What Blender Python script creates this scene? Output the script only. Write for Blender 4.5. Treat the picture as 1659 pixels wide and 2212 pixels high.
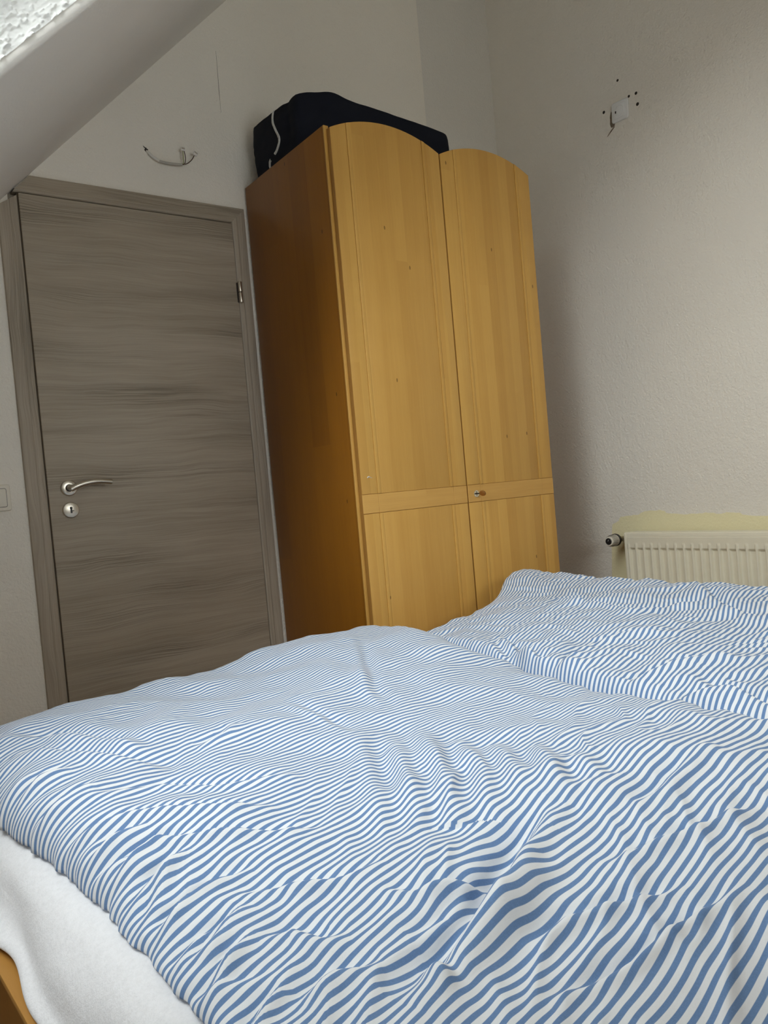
import bpy, bmesh, math, random
import numpy as np
from mathutils import Vector, Matrix

scene = bpy.context.scene
for o in list(bpy.data.objects):
    bpy.data.objects.remove(o)

# ------------------------------------------------------------------ camera
CAM = (-0.6011, -2.6151, 0.9638)
cr = Vector((0.80081666, -0.59249332, -0.08743192))
cu = Vector((0.08881742, -0.02688332, 0.99568507))
cf = Vector((0.59228721, 0.80512667, -0.03109512))
cd = bpy.data.cameras.new('camera')
cam = bpy.data.objects.new('camera', cd)
scene.collection.objects.link(cam)
M3 = Matrix((cr, cu, -cf)).transposed()
cam.matrix_world = Matrix.Translation(CAM) @ M3.to_4x4()
cd.sensor_fit = 'VERTICAL'
cd.sensor_height = 36.0
cd.sensor_width = 27.0
cd.lens = 1665.5 * 36.0 / 2212.0
cd.clip_start = 0.02
scene.camera = cam

# ------------------------------------------------------------------ sky, light, exposure
SKY_STRENGTH = 10.3
world = bpy.data.worlds.new('overcast_sky')
scene.world = world
world.use_nodes = True
wn = world.node_tree
bg = wn.nodes['Background']
bg.inputs['Color'].default_value = (0.98, 0.975, 1.0, 1)
bg.inputs['Strength'].default_value = SKY_STRENGTH
scene.view_settings.view_transform = 'Standard'
scene.view_settings.look = 'None'
scene.view_settings.gamma = 1.0
scene.view_settings.use_curve_mapping = False
scene.view_settings.exposure = 0.06
scene.cycles.use_denoising = True
scene.cycles.max_bounces = 10
scene.cycles.diffuse_bounces = 7
scene.cycles.transparent_max_bounces = 12
scene.cycles.sample_clamp_indirect = 8.0

# roof slope: z = SZ0 + SK * x ; opening of the roof window in slope coordinates
SZ0, SK = 2.012, 1.018
SANG = math.atan(SK)
WIN_X0, WIN_X1 = -0.90, 0.54
WIN_Y0, WIN_Y1 = -1.80, -1.165
ROOF_T = 0.22

def portal(name, loc, direction, sx, sy, up='Y'):
    l = bpy.data.lights.new(name, 'AREA')
    l.shape = 'RECTANGLE'
    l.size, l.size_y = sx, sy
    l.cycles.is_portal = True
    o = bpy.data.objects.new(name, l)
    scene.collection.objects.link(o)
    o.location = loc
    o.rotation_euler = Vector(direction).to_track_quat('-Z', up).to_euler()
    return o

_n = Vector((-math.sin(SANG), 0, math.cos(SANG)))
_c = Vector(((WIN_X0 + WIN_X1) / 2, (WIN_Y0 + WIN_Y1) / 2, SZ0 + SK * (WIN_X0 + WIN_X1) / 2)) + _n * (ROOF_T + 0.02)
pr = portal('sky_portal', _c, -_n, WIN_Y1 - WIN_Y0, (WIN_X1 - WIN_X0) / math.cos(SANG))
# local X axis of the portal must run along world Y
_z = _n.copy(); _x = Vector((0, 1, 0)); _y = _z.cross(_x)
pr.matrix_world = Matrix.Translation(_c) @ Matrix((_x, _y, _z)).transposed().to_4x4()

# unseen gable window behind the bed head, added for fill light
GX0, GX1, GZ0, GZ1 = 0.00, 1.10, 1.15, 1.95
portal('sky_portal_fill', ((GX0+GX1)/2, -3.55-0.17, (GZ0+GZ1)/2), (0, 1, 0), GX1-GX0, GZ1-GZ0, 'Z')

# ------------------------------------------------------------------ helpers
col = scene.collection

class MB:
    """collects shapes; build() links them as one mesh object"""
    def __init__(self):
        self.bm = bmesh.new()
    def box(self, x0, x1, y0, y1, z0, z1, bev=0.0, seg=2):
        t = bmesh.new()
        v = [t.verts.new(p) for p in ((x0,y0,z0),(x1,y0,z0),(x1,y1,z0),(x0,y1,z0),(x0,y0,z1),(x1,y0,z1),(x1,y1,z1),(x0,y1,z1))]
        for f in ((3,2,1,0),(4,5,6,7),(0,1,5,4),(1,2,6,5),(2,3,7,6),(3,0,4,7)):
            t.faces.new([v[i] for i in f])
        if bev > 0:
            bmesh.ops.bevel(t, geom=list(t.edges), offset=bev, segments=seg, profile=0.5, affect='EDGES')
        self.add(t)
        return self
    def prism(self, pts, axis, a, b, bev=0.0, seg=2):
        """polygon pts (2D) extruded along axis (0,1,2) from a to b"""
        t = bmesh.new()
        def mk(p, w):
            if axis == 0: return (w, p[0], p[1])
            if axis == 1: return (p[0], w, p[1])
            return (p[0], p[1], w)
        A = [t.verts.new(mk(p, a)) for p in pts]
        B = [t.verts.new(mk(p, b)) for p in pts]
        n = len(pts)
        fa = t.faces.new(A); fb = t.faces.new(B[::-1])
        for i in range(n):
            t.faces.new((A[i], B[i], B[(i+1) % n], A[(i+1) % n]))
        bmesh.ops.recalc_face_normals(t, faces=list(t.faces))
        if bev > 0:
            es = set(fa.edges) | set(fb.edges)
            bmesh.ops.bevel(t, geom=list(es), offset=bev, segments=seg, profile=0.5, affect='EDGES')
        self.add(t)
        return self
    def cyl(self, p0, p1, r0, r1=None, n=24, bev=0.0):
        r1 = r0 if r1 is None else r1
        p0, p1 = Vector(p0), Vector(p1)
        d = p1 - p0
        t = bmesh.new()
        bmesh.ops.create_cone(t, cap_ends=True, segments=n, radius1=r0, radius2=r1, depth=d.length)
        if bev > 0:
            es = [e for e in t.edges if abs(abs(e.verts[0].co.z) - d.length/2) < 1e-6 and abs(e.verts[0].co.z - e.verts[1].co.z) < 1e-6]
            bmesh.ops.bevel(t, geom=es, offset=bev, segments=2, profile=0.5, affect='EDGES')
        m = Matrix.Translation((p0 + p1) / 2) @ d.to_track_quat('Z', 'Y').to_matrix().to_4x4()
        bmesh.ops.transform(t, matrix=m, verts=list(t.verts))
        self.add(t)
        return self
    def tube(self, pts, r, n=10, flat=1.0, caps=True):
        """tube through pts (Catmull-Rom smoothed); r number or list"""
        P = [Vector(p) for p in pts]
        Q = []; RR = []
        rs = r if isinstance(r, (list, tuple)) else [r] * len(P)
        for i in range(len(P) - 1):
            a = P[max(i-1, 0)]; b = P[i]; c = P[i+1]; d = P[min(i+2, len(P)-1)]
            for k in range(6):
                s = k / 6
                Q.append(0.5*((2*b) + (c-a)*s + (2*a-5*b+4*c-d)*s*s + (3*b-a-3*c+d)*s**3))
                RR.append(rs[i]*(1-s) + rs[i+1]*s)
        Q.append(P[-1]); RR.append(rs[-1])
        t = bmesh.new()
        rings = []
        up = Vector((0, 0, 1))
        for i, q in enumerate(Q):
            d = (Q[min(i+1, len(Q)-1)] - Q[max(i-1, 0)]).normalized()
            if abs(d.dot(up)) > 0.95: u0 = Vector((0, 1, 0))
            else: u0 = up
            s = d.cross(u0).normalized(); w = s.cross(d)
            rings.append([t.verts.new(q + (s*math.cos(2*math.pi*k/n)*flat + w*math.sin(2*math.pi*k/n)) * RR[i]) for k in range(n)])
        for i in range(len(rings)-1):
            for k in range(n):
                t.faces.new((rings[i][k], rings[i][(k+1) % n], rings[i+1][(k+1) % n], rings[i+1][k]))
        if caps:
            t.faces.new(rings[0][::-1]); t.faces.new(rings[-1])
        bmesh.ops.recalc_face_normals(t, faces=list(t.faces))
        self.add(t)
        return self
    def lathe(self, prof, origin, axis, n=32, squash=None):
        """prof: list of (radius, height) along axis from origin"""
        t = bmesh.new()
        rings = [[t.verts.new((max(r, 1e-5)*math.cos(2*math.pi*k/n), max(r, 1e-5)*math.sin(2*math.pi*k/n), h)) for k in range(n)] for r, h in prof]
        for i in range(len(rings)-1):
            for k in range(n):
                t.faces.new((rings[i][k], rings[i][(k+1) % n], rings[i+1][(k+1) % n], rings[i+1][k]))
        t.faces.new(rings[0][::-1]); t.faces.new(rings[-1])
        bmesh.ops.recalc_face_normals(t, faces=list(t.faces))
        m = Matrix.Translation(origin) @ Vector(axis).to_track_quat('Z', 'Y').to_matrix().to_4x4()
        bmesh.ops.transform(t, matrix=m, verts=list(t.verts))
        self.add(t)
        return self
    def add(self, t):
        me = bpy.data.meshes.new('tmp')
        t.to_mesh(me); t.free()
        self.bm.from_mesh(me)
        bpy.data.meshes.remove(me)
    def build(self, name, mat, parent=None, smooth=True, loc=None):
        me = bpy.data.meshes.new(name)
        self.bm.to_mesh(me); self.bm.free()
        o = bpy.data.objects.new(name, me)
        col.objects.link(o)
        me.materials.append(mat)
        if smooth:
            for p in me.polygons: p.use_smooth = True
            try: me.set_sharp_from_angle(angle=math.radians(32))
            except Exception: pass
        if parent: o.parent = parent
        if loc: o.location = loc
        return o

def grid_mesh(name, P, UV, mat, parent=None, close=True):
    """P: (nu, nv, 3) numpy; one smooth mesh"""
    nu, nv = P.shape[:2]
    idx = np.arange(nu*nv).reshape(nu, nv)
    q = np.stack([idx[:-1, :-1], idx[1:, :-1], idx[1:, 1:], idx[:-1, 1:]], -1).reshape(-1, 4)
    me = bpy.data.meshes.new(name)
    me.vertices.add(nu*nv)
    me.vertices.foreach_set('co', P.reshape(-1).astype(np.float32))
    me.loops.add(q.size)
    me.loops.foreach_set('vertex_index', q.reshape(-1).astype(np.int32))
    me.polygons.add(len(q))
    me.polygons.foreach_set('loop_start', (np.arange(len(q))*4).astype(np.int32))
    me.polygons.foreach_set('use_smooth', np.ones(len(q), dtype=bool))
    me.update(calc_edges=True)
    if UV is not None:
        uvl = me.uv_layers.new(name='UVMap')
        uvl.data.foreach_set('uv', UV.reshape(-1, 2)[q.reshape(-1)].reshape(-1).astype(np.float32))
    me.validate()
    me.materials.append(mat)
    o = bpy.data.objects.new(name, me)
    col.objects.link(o)
    if parent: o.parent = parent
    return o

def thing(name, label, cat, loc=(0, 0, 0), rotz=0, group=None):
    o = bpy.data.objects.new(name, None)
    o.empty_display_size = 0.05
    col.objects.link(o)
    o.location = loc; o.rotation_euler = (0, 0, rotz)
    o['label'] = label; o['category'] = cat
    if group: o['group'] = group
    return o

def tag(o, label, cat, group=None):
    o['label'] = label; o['category'] = cat
    if group: o['group'] = group
    return o

def struct(o, label, cat):
    o['kind'] = 'structure'; o['label'] = label; o['category'] = cat
    return o

# numpy value noise / perlin noise
def perlin(x, y, seed=0):
    rs = np.random.RandomState(seed)
    g = rs.rand(256, 256) * 2 * np.pi
    gx, gy = np.cos(g), np.sin(g)
    xi = np.floor(x).astype(int); yi = np.floor(y).astype(int)
    xf = x - xi; yf = y - yi
    u = xf**3*(xf*(xf*6-15)+10); v = yf**3*(yf*(yf*6-15)+10)
    def d(ix, iy, fx, fy):
        a = ix & 255; b = iy & 255
        return gx[a, b]*fx + gy[a, b]*fy
    n00 = d(xi, yi, xf, yf); n10 = d(xi+1, yi, xf-1, yf)
    n01 = d(xi, yi+1, xf, yf-1); n11 = d(xi+1, yi+1, xf-1, yf-1)
    return ((n00*(1-u)+n10*u)*(1-v) + (n01*(1-u)+n11*u)*v) * 1.5

def smooth(a, b, x):
    t = np.clip((x-a)/(b-a), 0, 1)
    return t*t*(3-2*t)

# ------------------------------------------------------------------ materials
def new_mat(name):
    m = bpy.data.materials.new(name); m.use_nodes = True
    nt = m.node_tree
    return m, nt, nt.nodes['Principled BSDF']

class NT:
    def __init__(self, nt): self.nt = nt
    def node(self, typ, **kw):
        n = self.nt.nodes.new(typ)
        for k, v in kw.items():
            if k.startswith('i_'): n.inputs[k[2:].replace('_', ' ')].default_value = v
            else: setattr(n, k, v)
        return n
    def link(self, a, b): self.nt.links.new(a, b)
    def math(self, op, a, b=None, c=None, clamp=False):
        n = self.nt.nodes.new('ShaderNodeMath'); n.operation = op; n.use_clamp = clamp
        for i, v in enumerate((a, b, c)):
            if v is None: continue
            if isinstance(v, (int, float)): n.inputs[i].default_value = v
            else: self.link(v, n.inputs[i])
        return n.outputs[0]
    def coords(self, kind='Object', scale=(1, 1, 1), rot=(0, 0, 0)):
        tc = self.node('ShaderNodeTexCoord')
        mp = self.node('ShaderNodeMapping')
        mp.inputs['Scale'].default_value = scale
        mp.inputs['Rotation'].default_value = rot
        self.link(tc.outputs[kind], mp.inputs['Vector'])
        return mp.outputs['Vector']
    def noise(self, vec, scale, detail=2.0, rough=0.5, dist=0.0):
        n = self.node('ShaderNodeTexNoise')
        n.inputs['Scale'].default_value = scale; n.inputs['Detail'].default_value = detail
        n.inputs['Roughness'].default_value = rough; n.inputs['Distortion'].default_value = dist
        self.link(vec, n.inputs['Vector'])
        return n.outputs['Fac']
    def ramp(self, fac, stops, interp='LINEAR'):
        r = self.node('ShaderNodeValToRGB')
        r.color_ramp.interpolation = interp
        e = r.color_ramp.elements
        while len(e) < len(stops): e.new(0.5)
        for i, (p, c) in enumerate(stops):
            e[i].position = p
            e[i].color = (c[0], c[1], c[2], 1) if not isinstance(c, (int, float)) else (c, c, c, 1)
        self.link(fac, r.inputs['Fac'])
        return r.outputs['Color']
    def mix(self, fac, a, b, blend='MIX'):
        n = self.node('ShaderNodeMix'); n.data_type = 'RGBA'; n.blend_type = blend
        for v, i in ((fac, 0), (a, 6), (b, 7)):
            if isinstance(v, (int, float)): n.inputs[i].default_value = v
            elif isinstance(v, tuple): n.inputs[i].default_value = (v[0], v[1], v[2], 1)
            else: self.link(v, n.inputs[i])
        return n.outputs[2]
    def bump(self, h, strength, dist, normal=None):
        b = self.node('ShaderNodeBump')
        b.inputs['Strength'].default_value = strength; b.inputs['Distance'].default_value = dist
        self.link(h, b.inputs['Height'])
        if normal is not None: self.link(normal, b.inputs['Normal'])
        return b.outputs['Normal']

def plain(name, c, rough=0.5, metal=0.0, noise=0.04, spec=0.5, scale=30):
    m, nt, b = new_mat(name); N = NT(nt)
    v = N.coords()
    f = N.noise(v, scale, 3)
    lo = tuple(x*(1-noise) for x in c); hi = tuple(min(1, x*(1+noise)) for x in c)
    N.link(N.ramp(f, [(0.3, lo), (0.7, hi)]), b.inputs['Base Color'])
    b.inputs['Roughness'].default_value = rough; b.inputs['Metallic'].default_value = metal
    b.inputs['Specular IOR Level'].default_value = spec
    return m

def plaster(name, c, scale=120, strength=0.85, dist=0.0040, blotch=0.03):
    m, nt, b = new_mat(name); N = NT(nt)
    v = N.coords()
    big = N.noise(v, 1.7, 3)
    lo = tuple(x*(1-blotch) for x in c); hi = tuple(min(1, x*(1+blotch)) for x in c)
    N.link(N.ramp(big, [(0.3, lo), (0.7, hi)]), b.inputs['Base Color'])
    b.inputs['Roughness'].default_value = 0.85
    b.inputs['Specular IOR Level'].default_value = 0.25
    f1 = N.noise(v, scale, 3, 0.55)
    f2 = N.noise(v, scale*0.35, 2, 0.5)
    h = N.math('ADD', f1, N.math('MULTIPLY', f2, 0.8))
    N.link(N.bump(h, strength, dist), b.inputs['Normal'])
    return m

def birch(name, light, dark, plank=0.047, axis='x', gloss=0.42, contrast=1.0, horiz=False):
    """lacquered edge-glued solid wood: narrow staves, fine grain along z (or x)"""
    m, nt, b = new_mat(name); N = NT(nt)
    tc = N.node('ShaderNodeTexCoord')
    sep = N.node('ShaderNodeSeparateXYZ'); N.link(tc.outputs['Object'], sep.inputs[0])
    X, Y, Z = sep.outputs
    across, along = (Z, X) if horiz else ({'x': X, 'y': Y}[axis], Z)
    # staves
    wob = N.math('MULTIPLY', N.math('FLOOR', N.math('DIVIDE', across, plank)), 7.31)
    cell = N.math('FLOOR', N.math('DIVIDE', across, plank))
    lenc = N.math('FLOOR', N.math('DIVIDE', N.math('ADD', along, N.math('MULTIPLY', N.math('FRACT', N.math('MULTIPLY', cell, 0.377)), 3.0)), 2.6))
    cv = N.node('ShaderNodeCombineXYZ'); N.link(cell, cv.inputs[0]); N.link(lenc, cv.inputs[1])
    wnz = N.node('ShaderNodeTexWhiteNoise'); N.link(cv.outputs[0], wnz.inputs['Vector'])
    # grain
    gv = N.node('ShaderNodeCombineXYZ')
    N.link(N.math('MULTIPLY', across, 55), gv.inputs[0]); N.link(N.math('MULTIPLY', along, 2.2), gv.inputs[1])
    N.link(N.math('MULTIPLY', wnz.outputs['Value'], 9.0), gv.inputs[2])
    g1 = N.noise(gv.outputs[0], 1.0, 4, 0.6, 0.6)
    gv2 = N.node('ShaderNodeCombineXYZ')
    N.link(N.math('MULTIPLY', across, 380), gv2.inputs[0]); N.link(N.math('MULTIPLY', along, 9), gv2.inputs[1])
    N.link(wnz.outputs['Value'], gv2.inputs[2])
    g2 = N.noise(gv2.outputs[0], 1.0, 2, 0.5)
    cl = N.noise(N.coords(scale=(1, 1, 1)), 7.0, 3, 0.55)     # flamed clouding
    f = N.math('ADD', N.math('MULTIPLY', wnz.outputs['Value'], 0.40*contrast),
               N.math('ADD', N.math('MULTIPLY', g1, 0.42*contrast), N.math('ADD', N.math('MULTIPLY', g2, 0.22*contrast), N.math('MULTIPLY', cl, 0.25*contrast))))
    c = N.ramp(f, [(0.25, light), (0.95, dark)])
    # small pin knots
    kv = N.node('ShaderNodeCombineXYZ')
    N.link(N.math('MULTIPLY', across, 1.0), kv.inputs[0]); N.link(N.math('MULTIPLY', along, 0.45), kv.inputs[1])
    vo = N.node('ShaderNodeTexVoronoi'); vo.inputs['Scale'].default_value = 10.0; vo.voronoi_dimensions = '2D'
    N.link(kv.outputs[0], vo.inputs['Vector'])
    kn = N.math('LESS_THAN', vo.outputs['Distance'], 0.030)
    sel = N.math('GREATER_THAN', N.node_sep(vo.outputs['Color']) if hasattr(N, 'node_sep') else sepc(N, vo.outputs['Color']), 0.86)
    kn = N.math('MULTIPLY', N.math('MULTIPLY', kn, sel), 0.75)
    c = N.mix(kn, c, tuple(x*0.35 for x in dark))
    N.link(c, b.inputs['Base Color'])
    b.inputs['Roughness'].default_value = gloss
    b.inputs['Specular IOR Level'].default_value = 0.4
    N.link(N.bump(g2, 0.06, 0.0005), b.inputs['Normal'])
    return m

def sepc(N, colour):
    s = N.node('ShaderNodeSeparateColor'); N.link(colour, s.inputs[0])
    return s.outputs[0]

def laminate(name, base, dark, light, vertical=False):
    """grey-brown brushed wood decor with streaks along x (or z)"""
    m, nt, b = new_mat(name); N = NT(nt)
    tc = N.node('ShaderNodeTexCoord')
    sep = N.node('ShaderNodeSeparateXYZ'); N.link(tc.outputs['Object'], sep.inputs[0])
    X, Y, Z = sep.outputs
    al, ac = (Z, X) if vertical else (X, Z)
    # gentle waviness of the grain
    wv = N.node('ShaderNodeCombineXYZ'); N.link(N.math('MULTIPLY', al, 2.6), wv.inputs[0]); N.link(N.math('MULTIPLY', ac, 5.0), wv.inputs[1])
    w = N.noise(wv.outputs[0], 1.0, 2, 0.5)
    ac2 = N.math('ADD', ac, N.math('MULTIPLY', N.math('SUBTRACT', w, 0.5), 0.055))
    def streak(sa, sc, det, seed):
        cv = N.node('ShaderNodeCombineXYZ')
        N.link(N.math('MULTIPLY', al, sa), cv.inputs[0]); N.link(N.math('MULTIPLY', ac2, sc), cv.inputs[1]); cv.inputs[2].default_value = seed
        return N.noise(cv.outputs[0], 1.0, det, 0.6)
    broad = streak(0.9, 11, 2, 1.0)
    mid = streak(1.6, 60, 3, 5.0)
    fine = streak(5.0, 330, 3, 9.0)
    gate = streak(1.1, 9, 1, 14.0)
    gate = N.math('MULTIPLY', N.math('SUBTRACT', gate, 0.48), 5.0, clamp=True)
    ridge = N.math('ABSOLUTE', N.math('SUBTRACT', streak(1.3, 130, 2, 21.0), 0.5))
    ridge = N.math('SUBTRACT', 1.0, N.math('MULTIPLY', ridge, 14.0), clamp=True)
    ridge = N.math('MULTIPLY', ridge, gate)
    f = N.math('ADD', N.math('MULTIPLY', broad, 0.36), N.math('ADD', N.math('MULTIPLY', mid, 0.30), N.math('MULTIPLY', fine, 0.47)))
    c = N.ramp(f, [(0.36, dark), (0.55, base), (0.78, light)])
    c = N.mix(N.math('MULTIPLY', ridge, 0.75), c, tuple(x*0.60 for x in dark))
    N.link(c, b.inputs['Base Color'])
    b.inputs['Roughness'].default_value = 0.55
    b.inputs['Specular IOR Level'].default_value = 0.35
    h = N.math('SUBTRACT', N.math('MULTIPLY', fine, 0.5), N.math('MULTIPLY', ridge, 0.9))
    N.link(N.bump(h, 0.7, 0.0012), b.inputs['Normal'])
    return m

def striped_cotton(name, white, blue, period):
    m, nt, b = new_mat(name); N = NT(nt)
    uv = N.node('ShaderNodeUVMap')
    sep = N.node('ShaderNodeSeparateXYZ'); N.link(uv.outputs[0], sep.inputs[0])
    ph = N.math('FRACT', N.math('DIVIDE', sep.outputs[1], period))
    tri = N.math('ABSOLUTE', N.math('SUBTRACT', ph, 0.5))          # 0..0.5
    edge = N.math('MULTIPLY', N.math('SUBTRACT', tri, 0.262), 22.0)
    s = N.math('ADD', edge, 0.5, clamp=True)
    # woven look
    wv = N.node('ShaderNodeMapping'); wv.inputs['Scale'].default_value = (900, 250, 1); N.link(uv.outputs[0], wv.inputs['Vector'])
    weave = N.noise(wv.outputs[0], 1.0, 2, 0.5)
    wv2 = N.node('ShaderNodeMapping'); wv2.inputs['Scale'].default_value = (260, 1100, 1); N.link(uv.outputs[0], wv2.inputs['Vector'])
    weave2 = N.noise(wv2.outputs[0], 1.0, 2, 0.5)
    wf = N.math('ADD', N.math('MULTIPLY', weave, 0.5), N.math('MULTIPLY', weave2, 0.5))
    bl = N.ramp(wf, [(0.25, tuple(x*0.86 for x in blue)), (0.75, tuple(min(1, x*1.14) for x in blue))])
    wh = N.ramp(wf, [(0.25, tuple(x*0.96 for x in white)), (0.75, white)])
    N.link(N.mix(s, wh, bl), b.inputs['Base Color'])
    b.inputs['Roughness'].default_value = 0.9
    b.inputs['Specular IOR Level'].default_value = 0.15
    b.inputs['Sheen Weight'].default_value = 0.1
    cr = N.node('ShaderNodeMapping'); cr.inputs['Scale'].default_value = (34, 90, 1); N.link(uv.outputs[0], cr.inputs['Vector'])
    crn = N.noise(cr.outputs[0], 1.0, 4, 0.6, 0.4)
    n1 = N.bump(crn, 0.22, 0.004)
    N.link(N.bump(wf, 0.15, 0.0004, n1), b.inputs['Normal'])
    return m

def fleece(name, c):
    m, nt, b = new_mat(name); N = NT(nt)
    v = N.coords()
    f = N.noise(v, 420, 4, 0.65); f2 = N.noise(v, 130, 3, 0.6)
    h = N.math('ADD', N.math('MULTIPLY', f, 0.6), N.math('MULTIPLY', f2, 0.8))
    N.link(N.ramp(h, [(0.45, tuple(x*0.92 for x in c)), (0.80, c)]), b.inputs['Base Color'])
    b.inputs['Roughness'].default_value = 1.0
    b.inputs['Specular IOR Level'].default_value = 0.05
    b.inputs['Sheen Weight'].default_value = 0.25
    b.inputs['Sheen Roughness'].default_value = 0.6
    N.link(N.bump(h, 0.6, 0.0024), b.inputs['Normal'])
    return m

def fabric(name, c, scale=600):
    m, nt, b = new_mat(name); N = NT(nt)
    v = N.coords()
    f = N.noise(v, scale, 2); f2 = N.noise(v, 14, 3)
    h = N.math('ADD', N.math('MULTIPLY', f, 0.6), N.math('MULTIPLY', f2, 0.4))
    N.link(N.ramp(h, [(0.3, tuple(x*0.7 for x in c)), (0.7, tuple(x*1.2 for x in c))]), b.inputs['Base Color'])
    b.inputs['Roughness'].default_value = 0.85
    b.inputs['Specular IOR Level'].default_value = 0.2
    N.link(N.bump(f, 0.2, 0.0006), b.inputs['Normal'])
    return m

def glass(name):
    m, nt, b = new_mat(name); N = NT(nt)
    nt.nodes.remove(b)
    out = nt.nodes['Material Output']
    tr = N.node('ShaderNodeBsdfTransparent'); tr.inputs[0].default_value = (0.93, 0.96, 0.95, 1)
    gl = N.node('ShaderNodeBsdfGlossy'); gl.inputs['Roughness'].default_value = 0.02
    fr = N.node('ShaderNodeFresnel'); fr.inputs['IOR'].default_value = 1.45
    mx = N.node('ShaderNodeMixShader')
    N.link(fr.outputs[0], mx.inputs[0]); N.link(tr.outputs[0], mx.inputs[1]); N.link(gl.outputs[0], mx.inputs[2])
    N.link(mx.outputs[0], out.inputs[0])
    return m

WALLC = (0.85, 0.805, 0.715)
M = {}
M['wall'] = plaster('white_wallpaper', WALLC)
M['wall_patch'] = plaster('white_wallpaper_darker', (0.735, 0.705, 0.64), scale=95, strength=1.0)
M['ceiling'] = plaster('white_ceiling_paint', (0.84, 0.81, 0.75), scale=150, strength=0.3, dist=0.002)
M['rough_plaster'] = plaster('rough_white_plaster', (0.88, 0.88, 0.85), scale=200, strength=0.2, dist=0.001)
M['old_paint'] = plaster('old_yellow_paint', (0.88, 0.81, 0.52), scale=110, strength=0.5)
M['hole'] = plain('dark_hole', (0.035, 0.025, 0.018), 0.9)
M['crumble'] = plain('crumbled_plaster', (0.20, 0.15, 0.10), 0.95, noise=0.4, scale=200)
M['floor'] = birch('laminate_floor', (0.42, 0.27, 0.13), (0.28, 0.17, 0.08), plank=0.12)
M['door'] = laminate('grey_larch_laminate', (0.395, 0.335, 0.255), (0.29, 0.24, 0.18), (0.49, 0.425, 0.34))
M['frame'] = laminate('grey_larch_frame', (0.395, 0.335, 0.26), (0.27, 0.225, 0.17), (0.49, 0.425, 0.34), vertical=True)
M['seal'] = plain('brown_rubber_seal', (0.10, 0.075, 0.045), 0.8)
M['nickel'] = plain('satin_nickel', (0.62, 0.57, 0.48), 0.32, 1.0, noise=0.03)
M['dark_metal'] = plain('dark_metal', (0.05, 0.04, 0.035), 0.4, 0.8)
M['black'] = plain('black_plastic', (0.012, 0.012, 0.012), 0.45)
LB, DB = (0.66, 0.375, 0.092), (0.45, 0.215, 0.038)
M['birch'] = birch('honey_birch', LB, DB, contrast=0.7)
M['birch_h'] = birch('honey_birch_cross_grain', (0.70, 0.40, 0.11), (0.50, 0.255, 0.055), horiz=True, plank=0.2)
M['groove'] = birch('honey_birch_groove', (0.44, 0.22, 0.05), (0.33, 0.15, 0.03))
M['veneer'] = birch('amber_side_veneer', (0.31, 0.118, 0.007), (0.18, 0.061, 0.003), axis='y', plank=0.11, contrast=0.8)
M['rail'] = birch('honey_bed_rail', (0.62, 0.33, 0.085), (0.44, 0.21, 0.045), plank=0.3)
M['rail_side_shaded'] = birch('honey_rail_side_shaded', (0.34, 0.15, 0.022), (0.22, 0.085, 0.010), axis='y', plank=0.3)  # darker copy of the rail wood: shade on the side faces put into the colour
M['bronze'] = plain('brown_bronze', (0.40, 0.20, 0.06), 0.3, 0.7)
M['plate'] = plain('lock_plate', (0.80, 0.74, 0.60), 0.25, 1.0)
M['navy'] = fabric('navy_canvas', (0.0078, 0.0096, 0.017))
M['tape'] = fabric('off_white_tape', (0.62, 0.62, 0.58), 300)
M['stripes'] = striped_cotton('blue_striped_cotton', (0.86, 0.88, 0.90), (0.155, 0.265, 0.475), 0.0125)
M['fleece'] = fleece('white_fleece', (0.93, 0.93, 0.95))
M['radiator'] = plain('cream_enamel', (0.84, 0.79, 0.63), 0.35, noise=0.02)
M['cream'] = plain('cream_plastic', (0.76, 0.71, 0.60), 0.4, noise=0.02)
M['white_plastic'] = plain('white_plastic', (0.80, 0.80, 0.78), 0.25, noise=0.02)
M['clear'] = plain('frosted_clear_plastic', (0.75, 0.72, 0.68), 0.2, noise=0.1)
M['brass'] = plain('old_brass', (0.45, 0.38, 0.24), 0.45, 0.9)
M['grey_cable'] = plain('grey_cable', (0.47, 0.44, 0.38), 0.6)
M['white_cable'] = plain('painted_cable', (0.72, 0.69, 0.63), 0.7)
M['brown_wire'] = plain('brown_wire', (0.10, 0.055, 0.03), 0.5)
M['green_wire'] = plain('green_yellow_wire', (0.33, 0.34, 0.14), 0.5)
M['glass'] = glass('window_glass')
M['dirt'] = plain('dark_line', (0.16, 0.13, 0.10), 0.9)

# ================================================================== ROOM SHELL
XL, XR, YF, YB, ZC = -1.30, 2.2136, -3.55, 0.0, 3.45
def zs(x): return SZ0 + SK*x
xc = (ZC - SZ0) / SK

# floor
f = struct(MB().box(XL-0.15, XR+0.15, YF-0.15, YB+0.15, -0.12, 0.0).build('floor', M['floor'], smooth=False), 'brown laminate floor under the bed and wardrobe', 'floor')

# back wall with the door: outline in xz extruded in y, door hole left out
XK = 1.745         # where the darker, rougher strip starts
DW = 0.728
hx0, hx1, hz = -0.028, DW+0.028, 2.005
b = MB()
b.prism([(XL-0.15, 0), (hx0, 0), (hx0, zs(hx0)+0.02), (XL-0.15, zs(XL-0.15)+0.02)], 1, 0.0, 0.16)
b.prism([(hx0, hz), (hx1, hz), (hx1, zs(hx1)+0.02), (hx0, zs(hx0)+0.02)], 1, 0.0, 0.16)
b.prism([(hx1, 0), (XK, 0), (XK, ZC), (xc, ZC), (hx1, zs(hx1)+0.02)], 1, 0.0, 0.16)
wb = struct(b.build('wall_back', M['wall'], smooth=False), 'white papered gable wall around the grey door', 'wall')
# slightly darker papered strip that leans back into the corner
MB().prism([(XK, 0.0), (XR+0.10, 0.028), (XR+0.10, 0.16), (XK, 0.16)], 2, 0.0, ZC).build('corner_strip', M['wall_patch'], wb, smooth=False)

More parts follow.
